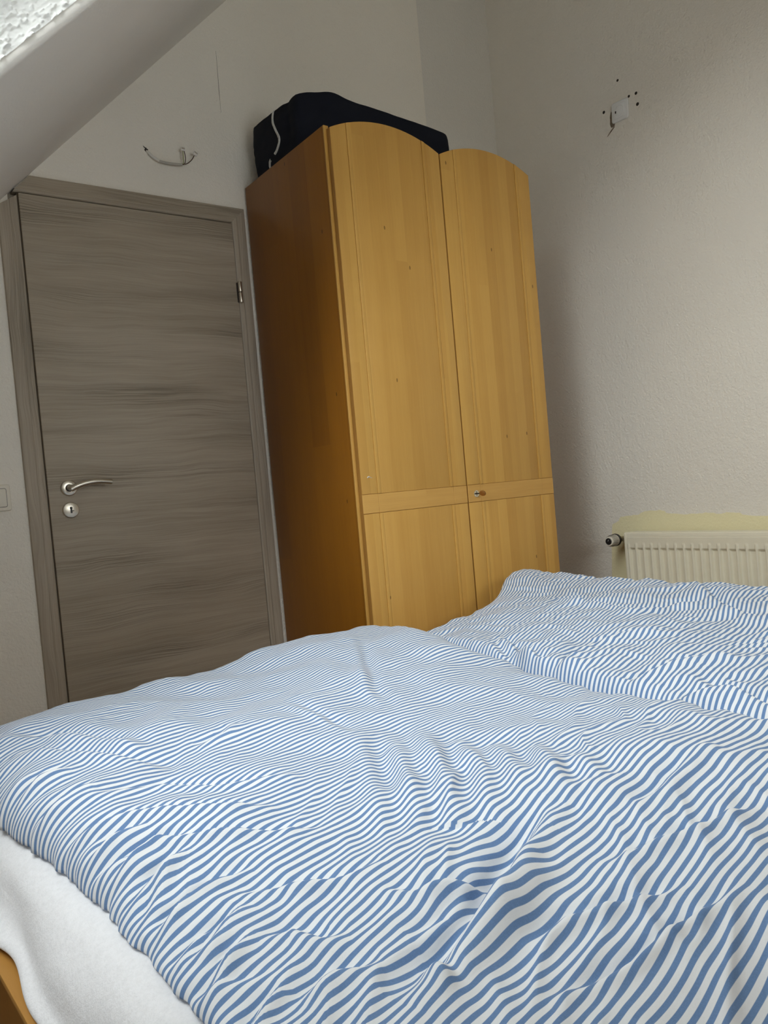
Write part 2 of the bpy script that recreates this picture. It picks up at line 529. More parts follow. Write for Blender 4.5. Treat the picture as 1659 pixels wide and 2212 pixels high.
# right wall with a shallow proud strip next to the corner
b = MB()
b.prism([(XR, YF), (XR, -0.176), (XR-0.007, 0.03), (XR+0.15, 0.03), (XR+0.15, YF)], 2, 0.0, ZC)
wr = struct(b.build('wall_right', M['wall'], smooth=False), 'long white papered wall above the radiator', 'wall')
# front (behind the camera) and knee wall
b = MB()
b.prism([(XL-0.15, 0), (GX0, 0), (GX0, ZC), (xc, ZC), (XL-0.15, zs(XL-0.15))] if GX0 > xc else [(XL-0.15, 0), (GX0, 0), (GX0, zs(GX0)), (XL-0.15, zs(XL-0.15))], 1, YF-0.2, YF)
b.prism([(GX0, GZ1), (GX1, GZ1), (GX1, ZC), (xc, ZC), (GX0, zs(GX0))], 1, YF-0.2, YF)
b.box(GX0, GX1, YF-0.2, YF, 0, GZ0)
b.box(GX1, XR+0.15, YF-0.2, YF, 0, ZC)
wf = struct(b.build('wall_front', M['wall'], smooth=False), 'white gable wall with an added fill window behind the bed head', 'wall')
w2 = struct(thing('fill_window', 'unseen white window added behind the bed head for fill light', 'window'), 'unseen white window added behind the bed head for fill light', 'window')
b = MB()
for (x0, x1, z0, z1) in ((GX0, GX1, GZ0, GZ0+.06), (GX0, GX1, GZ1-.06, GZ1), (GX0, GX0+.06, GZ0+.06, GZ1-.06), (GX1-.06, GX1, GZ0+.06, GZ1-.06), ((GX0+GX1)/2-.04, (GX0+GX1)/2+.04, GZ0+.06, GZ1-.06)):
    b.box(x0, x1, YF-0.16, YF-0.10, z0, z1)
b.build('window_frame', M['white_plastic'], w2, smooth=False)
for (x0, x1) in ((GX0+.06, (GX0+GX1)/2-.04), ((GX0+GX1)/2+.04, GX1-.06)):
    MB().box(x0, x1, YF-0.132, YF-0.128, GZ0+.06, GZ1-.06).build('pane', M['glass'], w2, smooth=False)
MB().box(GX0, GX1, YF-0.10, YF+0.10, GZ0-0.001, GZ0+0.02, 0.003).build('sill', M['white_plastic'], w2)
wl = struct(MB().box(XL-0.15, XL, YF, YB, 0, zs(XL)+0.05).build('wall_left', M['wall'], smooth=False), 'low white knee wall under the roof slope', 'wall')

# ceiling: flat part + slope slab with a round-edged opening for the roof window
b = MB()
b.box(xc-0.05, XR+0.15, YF-0.15, YB+0.16, ZC, ZC+0.15)
t = bmesh.new()
def sp(s, y, d):      # slope coordinates: s = world x on the inner face, d = depth outward
    return (s - math.sin(SANG)*d, y, zs(s) + math.cos(SANG)*d)
def loop(x0, x1, y0, y1, d):
    return [t.verts.new(sp(x, y, d)) for x, y in ((x0, y0), (x1, y0), (x1, y1), (x0, y1))]
ex = math.cos(SANG)
RB = 0.014
loops = [loop(XL-0.2, xc+0.02, YF-0.15, YB+0.16, 0)]
for k in range(6):
    a = k/5*math.pi/2
    e = RB*(1-math.sin(a)); d = RB*(1-math.cos(a))
    loops.append(loop(WIN_X0-e*ex, WIN_X1+e*ex, WIN_Y0-e, WIN_Y1+e, d))
loops.append(loop(WIN_X0, WIN_X1, WIN_Y0, WIN_Y1, ROOF_T))
loops.append(loop(XL-0.2, xc+0.02, YF-0.15, YB+0.16, ROOF_T))
for A, B in zip(loops, loops[1:]+loops[:1]):
    for k in range(4):
        t.faces.new((A[k], A[(k+1) % 4], B[(k+1) % 4], B[k]))
bmesh.ops.recalc_face_normals(t, faces=list(t.faces))
b.add(t)
ceil = struct(b.build('ceiling', M['ceiling']), 'white sloping attic ceiling with the roof window opening', 'ceiling')
# coarse plaster of the window lining (the far one is seen)
ns, nd = 760, 150
S = np.linspace(WIN_X0+0.002, WIN_X1-0.002, ns)[:, None] * np.ones((1, nd))
D = np.linspace(RB+0.004, ROOF_T-0.01, nd)[None, :] * np.ones((ns, 1))
u = S/ex; 
n1 = perlin(u*55+3, D*75+1, 1) + 0.6*perlin(u*110, D*140, 2)
n3 = perlin(u*150+7, D*190, 9)
hgt = 0.0045*smooth(0.10, 0.34, n1+0.35*n3)*(0.6+0.8*np.clip(n3, 0, 1)) + 0.0012*smooth(0.2, 0.5, n3) + 0.0006*perlin(u*25, D*25, 5)
Pl = np.stack([S - math.sin(SANG)*D, WIN_Y1 - 0.0015 - hgt, zs(S) + math.cos(SANG)*D], -1)
lining = grid_mesh('window_lining', Pl[:, ::-1], None, M['rough_plaster'], ceil)

# roof window: frame and pane
w1 = struct(thing('window_1', 'roof window in the sloping ceiling above the bed', 'window'), 'roof window in the sloping ceiling above the bed', 'window')
def slope_box(b, s0, s1, y0, y1, d0, d1):
    t = bmesh.new()
    vs = [t.verts.new(sp(s, y, d)) for d in (d0, d1) for s, y in ((s0, y0), (s1, y0), (s1, y1), (s0, y1))]
    for q in ((3,2,1,0),(4,5,6,7),(0,1,5,4),(1,2,6,5),(2,3,7,6),(3,0,4,7)):
        t.faces.new([vs[i] for i in q])
    bmesh.ops.recalc_face_normals(t, faces=list(t.faces))
    b.add(t)
b = MB(); fw = 0.06; d0, d1 = 0.14, 0.20
slope_box(b, WIN_X0+0.001, WIN_X1-0.001, WIN_Y0+0.001, WIN_Y0+fw, d0, d1)
slope_box(b, WIN_X0+0.001, WIN_X1-0.001, WIN_Y1-fw, WIN_Y1-0.008, d0, d1)
slope_box(b, WIN_X0+0.001, WIN_X0+fw*ex, WIN_Y0+fw, WIN_Y1-fw, d0, d1)
slope_box(b, WIN_X1-fw*ex, WIN_X1-0.001, WIN_Y0+fw, WIN_Y1-fw, d0, d1)
b.build('window_frame', M['white_plastic'], w1, smooth=False)
b = MB(); slope_box(b, WIN_X0+fw*ex, WIN_X1-fw*ex, WIN_Y0+fw, WIN_Y1-fw, 0.168, 0.172)
b.build('pane', M['glass'], w1, smooth=False)

# marks on the walls ------------------------------------------------
b = MB()
crack = [(0.7395, 2.625), (0.7390, 2.58), (0.7378, 2.52), (0.7372, 2.48), (0.7370, 2.44), (0.7375, 2.40)]
wd = [0.0002, 0.0004, 0.0006, 0.0008, 0.0004, 0.0002]
b.prism([(x-w_, z) for (x, z), w_ in zip(crack, wd)] + [(x+w_, z) for (x, z), w_ in reversed(list(zip(crack, wd)))], 1, -0.0006, 0.001)
b.build('crack', M['dirt'], wb, smooth=False)
for k, (y, z, r) in enumerate(((-0.672, 2.554, .0035), (-0.753, 2.465, .004), (-0.719, 2.468, .0035), (-0.756, 2.42, .0045), (-0.594, 2.458, .0042))):
    MB().lathe([(r*1.6, 0.0), (r*1.5, 0.0006), (r, 0.0008), (r*0.4, 0.0009)], (XR+0.0002, y, z), (-1, 0, 0), n=12).build('drill_hole', M['hole'], wr)
# crumbled plaster beside the socket
b = MB()
rnd = random.Random(3)
pts = []
for k in range(16):
    a = 2*math.pi*k/16
    pts.append((-0.634 + 0.013*math.cos(a)*(1+rnd.uniform(-.2, .2)), 2.410 + 0.034*math.sin(a)*(1+rnd.uniform(-.15, .15))))
b.prism(pts, 0, XR-0.0015, XR+0.002)
b.build('plaster_hole', M['crumble'], wr, smooth=False)
b = MB().tube([(XR-0.001, -0.640, 2.378), (XR-0.001, -0.622, 2.366), (XR-0.001, -0.602, 2.352)], [0.002, 0.0024, 0.0006], n=6)
b.build('scratch', M['crumble'], wr)
# left-over yellow paint behind the radiator
ys = [(-0.449, 0.30), (-0.449, 0.47), (-0.458, 0.60), (-0.472, 0.715), (-0.505, 0.728), (-0.520, 0.748), (-0.575, 0.752), (-0.615, 0.757), (-0.64, 0.770), (-0.705, 0.772), (-0.735, 0.770), (-0.745, 0.760),
      (-0.81, 0.752), (-0.87, 0.754), (-0.92, 0.756), (-0.98, 0.750), (-1.005, 0.755), (-1.06, 0.753), (-1.075, 0.742), (-1.165, 0.737), (-1.30, 0.745), (-1.5, 0.75), (-1.62, 0.74), (-1.62, 0.30)]
rnd = random.Random(8)
P2 = []
for (a, c) in zip(ys, ys[1:]):
    for k in range(4):
        s = k/4
        P2.append((a[0]*(1-s)+c[0]*s + rnd.uniform(-.002, .002), a[1]*(1-s)+c[1]*s + rnd.uniform(-.002, .002)))
P2.append(ys[-1])
MB().prism(P2, 0, XR-0.0007, XR+0.001).build('old_paint_patch', M['old_paint'], wr, smooth=False)
# faint scuffs on the back wall
# ================================================================== DOOR
door = struct(thing('door_1', 'grey wood-grain room door with satin nickel lever', 'door'), 'grey wood-grain room door with satin nickel lever', 'door')
# frame: casing profile swept as three mitred pieces
def casing_profile(u):           # (distance from the inner edge, y)
    return u
FW = 0.060
prof = [(0.0, 0.02), (0.0, -0.010), (0.003, -0.0145), (0.008, -0.0165), (0.013, -0.0150), (0.017, -0.0155), (0.022, -0.0150), (0.026, -0.0120), (0.029, -0.0118), (0.054, -0.0118), (0.058, -0.0100), (FW, -0.006), (FW, -0.0002), (0.035, -0.0002), (0.035, 0.02)]
ZT = 1.990
def casing(name, path):
    t = bmesh.new(); rings = []
    for (ox, oz, sx, sz) in path:
        rings.append([t.verts.new((ox + sx*u_, y_, oz + sz*u_)) for u_, y_ in prof])
    n = len(prof)
    for A, B in zip(rings, rings[1:]):
        for k in range(n):
            t.faces.new((A[k], A[(k+1) % n], B[(k+1) % n], B[k]))
    t.faces.new(rings[0]); t.faces.new(rings[-1][::-1])
    bmesh.ops.recalc_face_normals(t, faces=list(t.faces))
    b = MB(); b.add(t)
    return b
IN = 0.0025
xl, xr = -IN, DW+IN
# left jamb: top is cut by the roof slope, so the miter runs up to the slope
casing('jamb', [(xl, 0.0, -1, 0), (xl, ZT-0.095, -1, 0.0), (xl, ZT-0.045, -1, -0.35)] if False else [(xl, 0.0, -1, 0), (xl, ZT-0.010, -1, -0.64)]).build('jamb', M['frame'], door)
casing('jamb', [(xr, 0.0, 1, 0), (xr, ZT, 1, 1)]).build('jamb', M['frame'], door)
# head
t = bmesh.new()
ringL = [t.verts.new((xl - max(0.0, 0.012 - 0.0*u_) + 0.92*u_ - 0.0, y_, ZT + u_)) for u_, y_ in prof]
ringR = [t.verts.new((xr + u_, y_, ZT + u_)) for u_, y_ in prof]
n = len(prof)
for k in range(n):
    t.faces.new((ringL[k], ringL[(k+1) % n], ringR[(k+1) % n], ringR[k]))
t.faces.new(ringL); t.faces.new(ringR[::-1])
bmesh.ops.recalc_face_normals(t, faces=list(t.faces))
b = MB(); b.add(t); b.build('head_casing', M['door'], door)
# lining inside the hole, plus added unseen backing that stops sky light leaking in
b = MB()
b.box(hx0+0.001, -0.001, 0.021, 0.155, 0, ZT+0.012)
b.box(DW+0.001, hx1-0.001, 0.021, 0.155, 0, ZT+0.012)
b.box(-0.001, DW+0.001, 0.021, 0.155, ZT-0.001, ZT+0.012)
b.box(hx0+0.001, hx1-0.001, 0.150, 0.157, 0, ZT+0.012)
b.box(hx0-0.0, hx1, 0.025, 0.158, ZT+0.011, hz-0.0003)
b.build('lining', M['frame'], door, smooth=False)
# leaf with a rebated edge, slightly proud of the casing
leaf = MB().box(0.0, DW, -0.020, -0.001, 0.006, 1.985, 0.002).box(0.012, DW-0.012, 0.0, 0.024, 0.01, 1.972).build('leaf', M['door'], door)
MB().box(0.002, DW-0.002, -0.0008, 0.0, 0.006, 1.984).box(-0.0035, 0.0, -0.009, -0.004, 0.006, 1.987).box(DW, DW+0.0035, -0.009, -0.004, 0.006, 1.987).box(0, DW, -0.009, -0.004, 1.985, 1.9885).build('seal', M['seal'], door, smooth=False)
# lever handle
HX, HZ = 0.0625, 1.052
yl = -0.020
ros = MB().lathe([(0.0255, 0.0), (0.0255, 0.005), (0.0245, 0.0075), (0.0225, 0.0088), (0.0125, 0.0092), (0.0118, 0.0092)], (HX, yl, HZ), (0, -1, 0), 40).build('handle_rose', M['nickel'], door)
MB().lathe([(0.0120, 0.0), (0.0120, 0.0012)], (HX, yl-0.0092, HZ), (0, -1, 0), 32).build('collar', M['dark_metal'], ros)
b = MB()
b.tube([(HX, yl-0.008, HZ), (HX, yl-0.032, HZ), (HX+0.002, yl-0.044, HZ+0.000)], [0.0095, 0.0095, 0.0088], n=20)
b.tube([(HX-0.006, yl-0.048, HZ-0.006), (HX+0.016, yl-0.050, HZ+0.004), (HX+0.050, yl-0.050, HZ+0.0125), (HX+0.085, yl-0.049, HZ+0.0145), (HX+0.123, yl-0.046, HZ+0.010)], [0.0085, 0.0092, 0.0092, 0.0090, 0.0088], n=20)
b.build('lever', M['nickel'], door)
KX, KZ = 0.0615, 0.981
ros2 = MB().lathe([(0.0255, 0.0), (0.0255, 0.005), (0.0245, 0.0075), (0.0225, 0.0085), (0.001, 0.0087)], (KX, yl, KZ), (0, -1, 0), 40).build('keyhole_rose', M['nickel'], door)
b = MB().cyl((KX, yl-0.0080, KZ+0.0065), (KX, yl-0.0092, KZ+0.0065), 0.0042, n=20)
b.box(KX-0.0030, KX+0.0030, yl-0.0092, yl-0.008, KZ-0.010, KZ+0.006)
b.box(KX+0.003, KX+0.0085, yl-0.0090, yl-0.008, KZ-0.004, KZ-0.0015)
b.build('keyhole', M['black'], ros2, smooth=False)
# hinges on the right edge
for hz_ in (1.73, 0.26):
    b = MB()
    b.cyl((DW+0.008, -0.024, hz_-0.037), (DW+0.008, -0.024, hz_+0.0005), 0.0078, n=20, bev=0.0015)
    b.cyl((DW+0.008, -0.024, hz_+0.0025), (DW+0.008, -0.024, hz_+0.040), 0.0078, n=20, bev=0.0015)
    hg = b.build('hinge', M['nickel'], door)
    MB().box(DW-0.0045, DW+0.003, -0.0225, -0.0165, hz_-0.036, hz_+0.036).cyl((DW+0.008, -0.024, hz_), (DW+0.008, -0.024, hz_+0.003), 0.0066, n=16).build('hinge_leaf', M['dark_metal'], hg, smooth=False)

# ================================================================== WARDROBE
WX, WD, WW, WH = 0.8018, 0.5645, 0.9199, 2.128
wa = thing('wardrobe', 'honey coloured two-door wardrobe with arched door tops beside the grey door', 'wardrobe')
X1 = WX + WW
YBK = -0.012
# side panels (amber veneer) with solid light front lipping
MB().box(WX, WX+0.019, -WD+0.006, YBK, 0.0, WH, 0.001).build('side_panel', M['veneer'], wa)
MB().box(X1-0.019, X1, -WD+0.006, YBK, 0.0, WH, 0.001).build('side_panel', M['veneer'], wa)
for xx in (WX, X1-0.019):
    MB().box(xx, xx+0.019, -WD, -WD+0.006, 0.0, WH, 0.0015).build('front_lipping', M['birch'], wa)
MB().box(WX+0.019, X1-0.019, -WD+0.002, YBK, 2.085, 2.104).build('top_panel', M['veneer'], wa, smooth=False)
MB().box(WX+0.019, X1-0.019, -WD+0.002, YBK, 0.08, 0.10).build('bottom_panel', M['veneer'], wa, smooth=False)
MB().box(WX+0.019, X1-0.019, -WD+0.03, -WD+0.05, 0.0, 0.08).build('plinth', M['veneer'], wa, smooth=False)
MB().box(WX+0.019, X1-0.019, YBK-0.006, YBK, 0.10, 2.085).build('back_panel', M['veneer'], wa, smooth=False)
# doors
ZB1, ZB2 = 0.947, 0.885           # cross batten
def wardrobe_door(x0, x1):
    zE, zM = 2.114, 2.167
    c = (x0+x1)/2; hw = (x1-x0)/2; sag = zM-zE
    R = (hw*hw+sag*sag)/(2*sag)
    def ztop(x): return zM - R + math.sqrt(max(0.0, R*R-(x-c)**2))
    def shape(a, e, z0, inset=0.0, n=14):
        pts = [(a, z0), (e, z0)]
        pts += [(e+(a-e)*k/n, ztop(e+(a-e)*k/n)-inset) for k in range(n+1)]
        return pts
    yb, yf = -WD-0.002, -WD-0.022
    core = MB().prism(shape(x0, x1, 0.09, 0.0), 1, yf+0.0035, yb, 0.001).build('door', M['groove'], wa)
    g = 0.0006
    SW, BW = 0.062, 0.014
    # outer stiles with rounded outer edge, beads, panels; broken by the batten
    for (z0, z1) in ((ZB1, None), (0.09, ZB2)):
        zg0 = z0 + (g if z1 is None else 0)
        def piece(a, e, name, y_front, mat, bev):
            if z1 is None: pts = shape(a, e, zg0, 0.0)
            else: pts = [(a, z0), (e, z0), (e, z1-g), (a, z1-g)]
            MB().prism(pts, 1, y_front, yf+0.004, bev).build(name, mat, core)
        piece(x0, x0+SW, 'stile', yf, M['birch'], 0.0028)
        piece(x0+SW+g, x0+SW+BW, 'bead', yf-0.0015, M['birch'], 0.0022)
        piece(x0+SW+BW+g, x1-SW-BW-g, 'panel', yf+0.0008, M['birch'], 0.0012)
        piece(x1-SW-BW, x1-SW-g, 'bead', yf-0.0015, M['birch'], 0.0022)
        piece(x1-SW, x1, 'stile', yf, M['birch'], 0.0028)
    bt = MB()
    for a, e in ((x0, x0+SW), (x0+SW+g, x1-SW-g), (x1-SW, x1)):
        bt.box(a, e, yf-0.0002, yf+0.004, ZB2+g/2, ZB1-g/2, 0.0009, 1)
    bt.build('batten', M['birch_h'], core)
    return core
XM = 1.2668
dl = wardrobe_door(WX+0.0095, XM-0.0030)
dr = wardrobe_door(XM+0.0030, X1-0.002)
dr_y = -WD-0.022
LX, LZ = 1.3085, 0.9145
esc = MB().lathe([(0.0125, 0.0), (0.0125, 0.0012), (0.0115, 0.002), (0.001, 0.002)], (LX, dr_y, LZ), (0, -1, 0), 32).build('lock_plate', M['plate'], dr)
esc['label'] = 'shiny round lock plate'
MB().box(LX-0.0012, LX+0.0012, dr_y-0.0024, dr_y-0.0016, LZ-0.008, LZ+0.008).build('keyhole', M['black'], dr, smooth=False)
# scratch on the left door
MB().tube([(0.836, dr_y-0.0002, 1.000), (0.842, dr_y-0.0002, 1.004), (0.850, dr_y-0.0002, 1.001), (0.856, dr_y-0.0002, 0.999)], [0.0012, 0.0022, 0.0008, 0.0004], n=6).build('scratch', M['tape'], dl)
key = thing('cabinet_key', 'small brown key sticking in the right wardrobe door lock', 'key', (LX, dr_y-0.0022, LZ))
MB().cyl((0, 0.0, 0), (0, -0.022, 0), 0.0022, n=12).box(-0.0075, 0.0075, -0.0014, 0.0, -0.0016, 0.0016).build('shaft', M['dark_metal'], key)
b = MB()
b.lathe([(0.0015, -0.0045), (0.0085, -0.0040), (0.0118, -0.0022), (0.0125, 0.0), (0.0118, 0.0022), (0.0085, 0.0040), (0.0015, 0.0045)], (0, 0, 0), (1.0, 0.15, 0.28), 28)
bw = b.build('bow', M['bronze'], key)
bw.scale = (1, 1.15, 0.82); bw.location = (0, -0.030, 0)

# ================================================================== BAG ON THE WARDROBE
bag = thing('storage_bag', 'dark navy fabric bag with off-white zip tape lying on the wardrobe', 'bag')
NU, NV = 150, 170
zb, zt = WH+0.0015, 2.335
# plan outline (x,y) of the bag, left-front corner cut off; walk around closed
plan = [(0.822, -0.050), (0.816, -0.13), (0.817, -0.24), (0.820, -0.345), (0.836, -0.385), (0.900, -0.402), (0.955, -0.410), (1.2, -0.412), (1.40, -0.410), (1.484, -0.402), (1.492, -0.385), (1.490, -0.22), (1.488, -0.06), (1.475, -0.046), (1.2, -0.045), (0.84, -0.045)]
pp = np.array(plan + plan[:1]); seg = np.linalg.norm(np.diff(pp, axis=0), axis=1); cs = np.concatenate([[0], np.cumsum(seg)])
tt = np.linspace(0, cs[-1], NU)
px = np.interp(tt, cs, pp[:, 0]); py = np.interp(tt, cs, pp[:, 1])
ker = np.array([1, 2, 3, 2, 1])/9.0
def csm(a):
    a2 = np.concatenate([a[-3:-1], a, a[1:3]]); r = np.convolve(a2, ker, 'valid'); r[-1] = r[0]; return r
for _ in range(2): px, py = csm(px), csm(py)
cx_, cy_ = 1.155, -0.23
# vertical profile: base -> side -> rounded shoulder -> top centre
vz = []; vs_ = []
for k in range(NV):
    v = k/(NV-1)
    if v < 0.10: vs_.append(0.35+0.62*v/0.10); vz.append(0.0)
    elif v < 0.62:
        s = (v-0.10)/0.52; vs_.append(0.97+0.015*s+0.022*math.sin(math.pi*s)**0.7); vz.append(0.93*s)
    elif v < 0.76:
        a = (v-0.62)/0.14*math.pi/2; vs_.append(0.985-0.028*(1-math.cos(a))); vz.append(0.93+0.07*math.sin(a))
    else:
        s = (v-0.76)/0.24; vs_.append(0.957*(1-s)); vz.append(1.0+0.0*s)
vz = np.array(vz)[None, :]; vs_ = np.array(vs_)[None, :]
# local top height: lower towards the back-left, a raised front-left hump, straight front edge
def top_at(x, y):
    z = 2.330 + 0.012*np.exp(-((x-0.955)/0.05)**2-((y+0.41)/0.06)**2) - 0.022*smooth(0.95, 1.49, x)
    z = z - 0.010*np.exp(-((x-0.82)/0.03)**2)*smooth(-0.10, -0.36, y) + 0.012*smooth(-0.10, -0.05, y)*np.exp(-((x-.82)/.1)**2)
    z = z - 0.012*np.exp(-((y+0.29)/0.05)**2)*np.exp(-((x-0.85)/0.05)**2)*0
    return z
Xb = cx_ + (px[:, None]-cx_)*vs_; Yb = cy_ + (py[:, None]-cy_)*vs_
Zb = zb + vz*(top_at(px[:, None]*np.ones_like(vs_), py[:, None]*np.ones_like(vs_))-zb)
# soft dents on the cut corner and sagging creases
wr_ = perlin(tt[:, None]*9+np.zeros_like(vs_), Zb*14, 3)*0.006 + perlin(tt[:, None]*22, Zb*30+3, 4)*0.0025
dent = -0.016*np.exp(-((Xb-0.90)/0.05)**2-((Yb+0.38)/0.05)**2)*np.exp(-((Zb-2.27)/0.035)**2)
dent += 0.009*np.exp(-((Yb+0.37)/0.018)**2)*np.exp(-((Xb-0.83)/0.03)**2)
dent -= 0.010*np.exp(-((Yb+0.315)/0.02)**2)*np.exp(-((Xb-0.82)/0.03)**2)*smooth(2.15, 2.2, Zb)
rad = np.sqrt((Xb-cx_)**2+(Yb-cy_)**2)+1e-6
k_ = (dent+wr_*0.7)*(vz > 0.001)*np.minimum(1, vs_)
Xb = Xb + (Xb-cx_)/rad*k_; Yb = Yb + (Yb-cy_)/rad*k_
Xb = Xb + 0.024*smooth(1.30, 1.47, Xb)*vz
Yb = np.minimum(Yb, -0.034)
body = grid_mesh('body', np.stack([Xb, Yb, Zb], -1), None, M['navy'], bag)
# zip tape over the left end: ribbon lifted off the fabric
def side_x(y, z):
    dd = (Yb-y)**2+(Zb-z)**2 + np.where(Xb > 1.0, 9, 0)
    i = np.unravel_index(np.argmin(dd), dd.shape); return Xb[i]
def ribbon(path, w):
    t = bmesh.new(); rows = []
    Pp = []
    for i in range(len(path)-1):
        for k in range(8):
            s = k/8; a = path[max(i-1, 0)]; c0 = path[i]; c1 = path[i+1]; d = path[min(i+2, len(path)-1)]
            Pp.append(tuple(0.5*(2*c0[j]+(c1[j]-a[j])*s+(2*a[j]-5*c0[j]+4*c1[j]-d[j])*s*s+(3*c0[j]-a[j]-3*c1[j]+d[j])*s**3) for j in (0, 1)))
    Pp.append(path[-1])
    for i, (y, z) in enumerate(Pp):
        q0 = Pp[max(i-1, 0)]; q1 = Pp[min(i+1, len(Pp)-1)]
        ty, tz = q1[0]-q0[0], q1[1]-q0[1]; L = math.hypot(ty, tz) or 1
        ny, nz = -tz/L, ty/L
        row = []
        for (o, lift) in ((-1, -0.001), (-0.8, 0.0035), (0, 0.0045), (0.8, 0.0035), (1, -0.001)):
            yy, zz = y+ny*o*w, z+nz*o*w
            row.append(t.verts.new((side_x(yy, zz)-lift-0.0005, yy, zz)))
        rows.append(row)
    for A, B in zip(rows, rows[1:]):
        for k in range(4): t.faces.new((A[k], A[k+1], B[k+1], B[k]))
    bmesh.ops.recalc_face_normals(t, faces=list(t.faces))
    b = MB(); b.add(t); return b
ribbon([(-0.234, 2.326), (-0.230, 2.312), (-0.228, 2.287), (-0.247, 2.248), (-0.264, 2.212), (-0.262, 2.193), (-0.246, 2.180), (-0.228, 2.172)], 0.0042).build('zip_tape', M['tape'], bag)
ribbon([(-0.193, 2.166), (-0.182, 2.160), (-0.176, 2.150), (-0.178, 2.142)], 0.0042).build('zip_tape', M['tape'], bag)

# ================================================================== RADIATOR
RX, RY0, RY1, RZ0, RZ1 = 2.1068, -0.608, -1.62, 0.09, 0.690
ra = thing('radiator', 'cream ribbed panel radiator on the white wall', 'radiator', (2.16, -1.1, 0.0))
ox, oy = 2.16, -1.1
def L3(x, y, z): return (x-ox, y-oy, z)
pitch = 0.0362
ny_, nz_ = 520, 90
yy = np.linspace(RY0-0.004, RY1+0.004, ny_)[:, None]*np.ones((1, nz_))
zz = np.concatenate([np.linspace(RZ0, RZ0+0.09, 30), np.linspace(RZ0+0.092, RZ1-0.10, 10), np.linspace(RZ1-0.098, RZ1-0.014, 50)])[None, :]*np.ones((ny_, 1))
ph = ((RY0-0.012-yy)/pitch) % 1.0
rib = smooth(0.0, 0.10, ph)*(1-smooth(0.28, 0.40, ph))      # proud rib, then a wide channel
inside = smooth(RY0-0.010, RY0-0.013, yy) * smooth(RY1+0.010, RY1+0.013, yy)
ztop_ch = RZ1-0.062; ztop_rib = RZ1-0.040
chan = (1-rib)*smooth(ztop_ch, ztop_ch-0.012, zz)*smooth(RZ0+0.05, RZ0+0.062, zz)
depth = 0.0105*chan*inside
ribup = 0.0022*rib*smooth(ztop_rib, ztop_rib-0.012, zz)*smooth(RZ0+0.035, RZ0+0.05, zz)*inside
Pr = np.stack([RX + depth - ribup + 0.0035*smooth(RZ1-0.020, RZ1-0.014, zz) - ox, yy-oy, zz], -1)
grid_mesh('front_panel', Pr, None, M['radiator'], ra)
b = MB()
b.prism([(RX-ox+0.001, RZ1-0.016), (RX-ox+0.003, RZ1-0.004), (RX-ox+0.008, RZ1), (RX-ox+0.020, RZ1), (RX-ox+0.020, RZ1-0.016)], 1, RY1-oy, RY0-oy)
b.build('top_edge', M['radiator'], ra)
b = MB().box(RX-ox+0.011, RX-ox+0.075, RY1-oy, RY0-oy-0.006, RZ0, RZ1-0.03).build('water_panels', M['radiator'], ra, smooth=False)
for y0_ in (RY0, RY1+0.012):
    b = MB()
    b.prism([(RX-ox+0.0005, RZ0-0.0), (RX-ox+0.080, RZ0), (RX-ox+0.080, RZ1-0.002), (RX-ox+0.010, RZ1), (RX-ox-0.001, RZ1-0.006)], 1, y0_-oy-0.010, y0_-oy, 0.0015)
    b.build('side_cover', M['radiator'], ra)
# top grille: slats with slots between
b = MB()
for xg in (0.022, 0.034, 0.046, 0.058, 0.072):
    b.box(RX-ox+xg, RX-ox+xg+0.0055, RY1-oy, RY0-oy-0.011, RZ1-0.006, RZ1-0.001)
yy_ = RY0-0.03
while yy_ > RY1:
    b.box(RX-ox+0.020, RX-ox+0.078, yy_-oy-0.004, yy_-oy, RZ1-0.0065, RZ1-0.0015)
    yy_ -= 0.095
b.build('grille', M['radiator'], ra, smooth=False)
for yk in (-0.75, -1.45):
    MB().box(RX-ox+0.076, XR-ox-0.0017, yk-oy-0.015, yk-oy+0.015, RZ0+0.05, RZ1-0.10).build('bracket', M['radiator'], ra, smooth=False)
# valve and thermostat head
vx, vy, vz_ = 2.150, -0.548, 0.657
b = MB()
b.cyl(L3(vx, RY0+0.002, vz_), L3(vx, vy, vz_), 0.0095, n=20)
b.cyl(L3(vx, RY0+0.030, vz_), L3(vx, RY0+0.014, vz_), 0.015, n=6)
b.cyl(L3(vx+0.012, vy, vz_), L3(vx-0.018, vy, vz_), 0.013, n=20)
b.cyl(L3(vx, vy, vz_), L3(vx+0.040, vy, vz_), 0.010, n=16)
b.cyl(L3(vx+0.040, vy, vz_), L3(XR-0.0017, vy, vz_), 0.008, n=16)
b.build('valve', M['brass'], ra)
ax = Vector((-1.0, -0.10, -0.02)).normalized()
base = Vector(L3(vx-0.014, vy, vz_))
th = MB().lathe([(0.0225, 0.010), (0.0245, 0.018), (0.0245, 0.030), (0.0225, 0.046), (0.0195, 0.060), (0.0185, 0.0625), (0.0145, 0.0630), (0.0140, 0.0625)], base, ax, 48).build('thermostat_head', M['cream'], ra)
MB().lathe([(0.0180, 0.0), (0.0255, 0.002), (0.0265, 0.006), (0.0265, 0.014), (0.0245, 0.016)], base, ax, 40).build('collar', M['black'], th)
MB().lathe([(0.0142, 0.0600), (0.0142, 0.0640), (0.0125, 0.0655), (0.001, 0.0658)], base, ax, 32).build('cap', M['black'], th)
s1 = ax.cross(Vector((0, 0, 1))).normalized(); s2 = s1.cross(ax)
b = MB()
for k in range(26):
    a = 2*math.pi*k/26
    rd = s1*math.cos(a)+s2*math.sin(a)
    b.tube([base+ax*0.022+rd*0.0245, base+ax*0.034+rd*0.0243, base+ax*0.048+rd*0.0224, base+ax*0.058+rd*0.0202], [0.0007, 0.0010, 0.0010, 0.0007], n=5)
b.build('grip_slots', M['black'], th)
pm = base+ax*0.0658
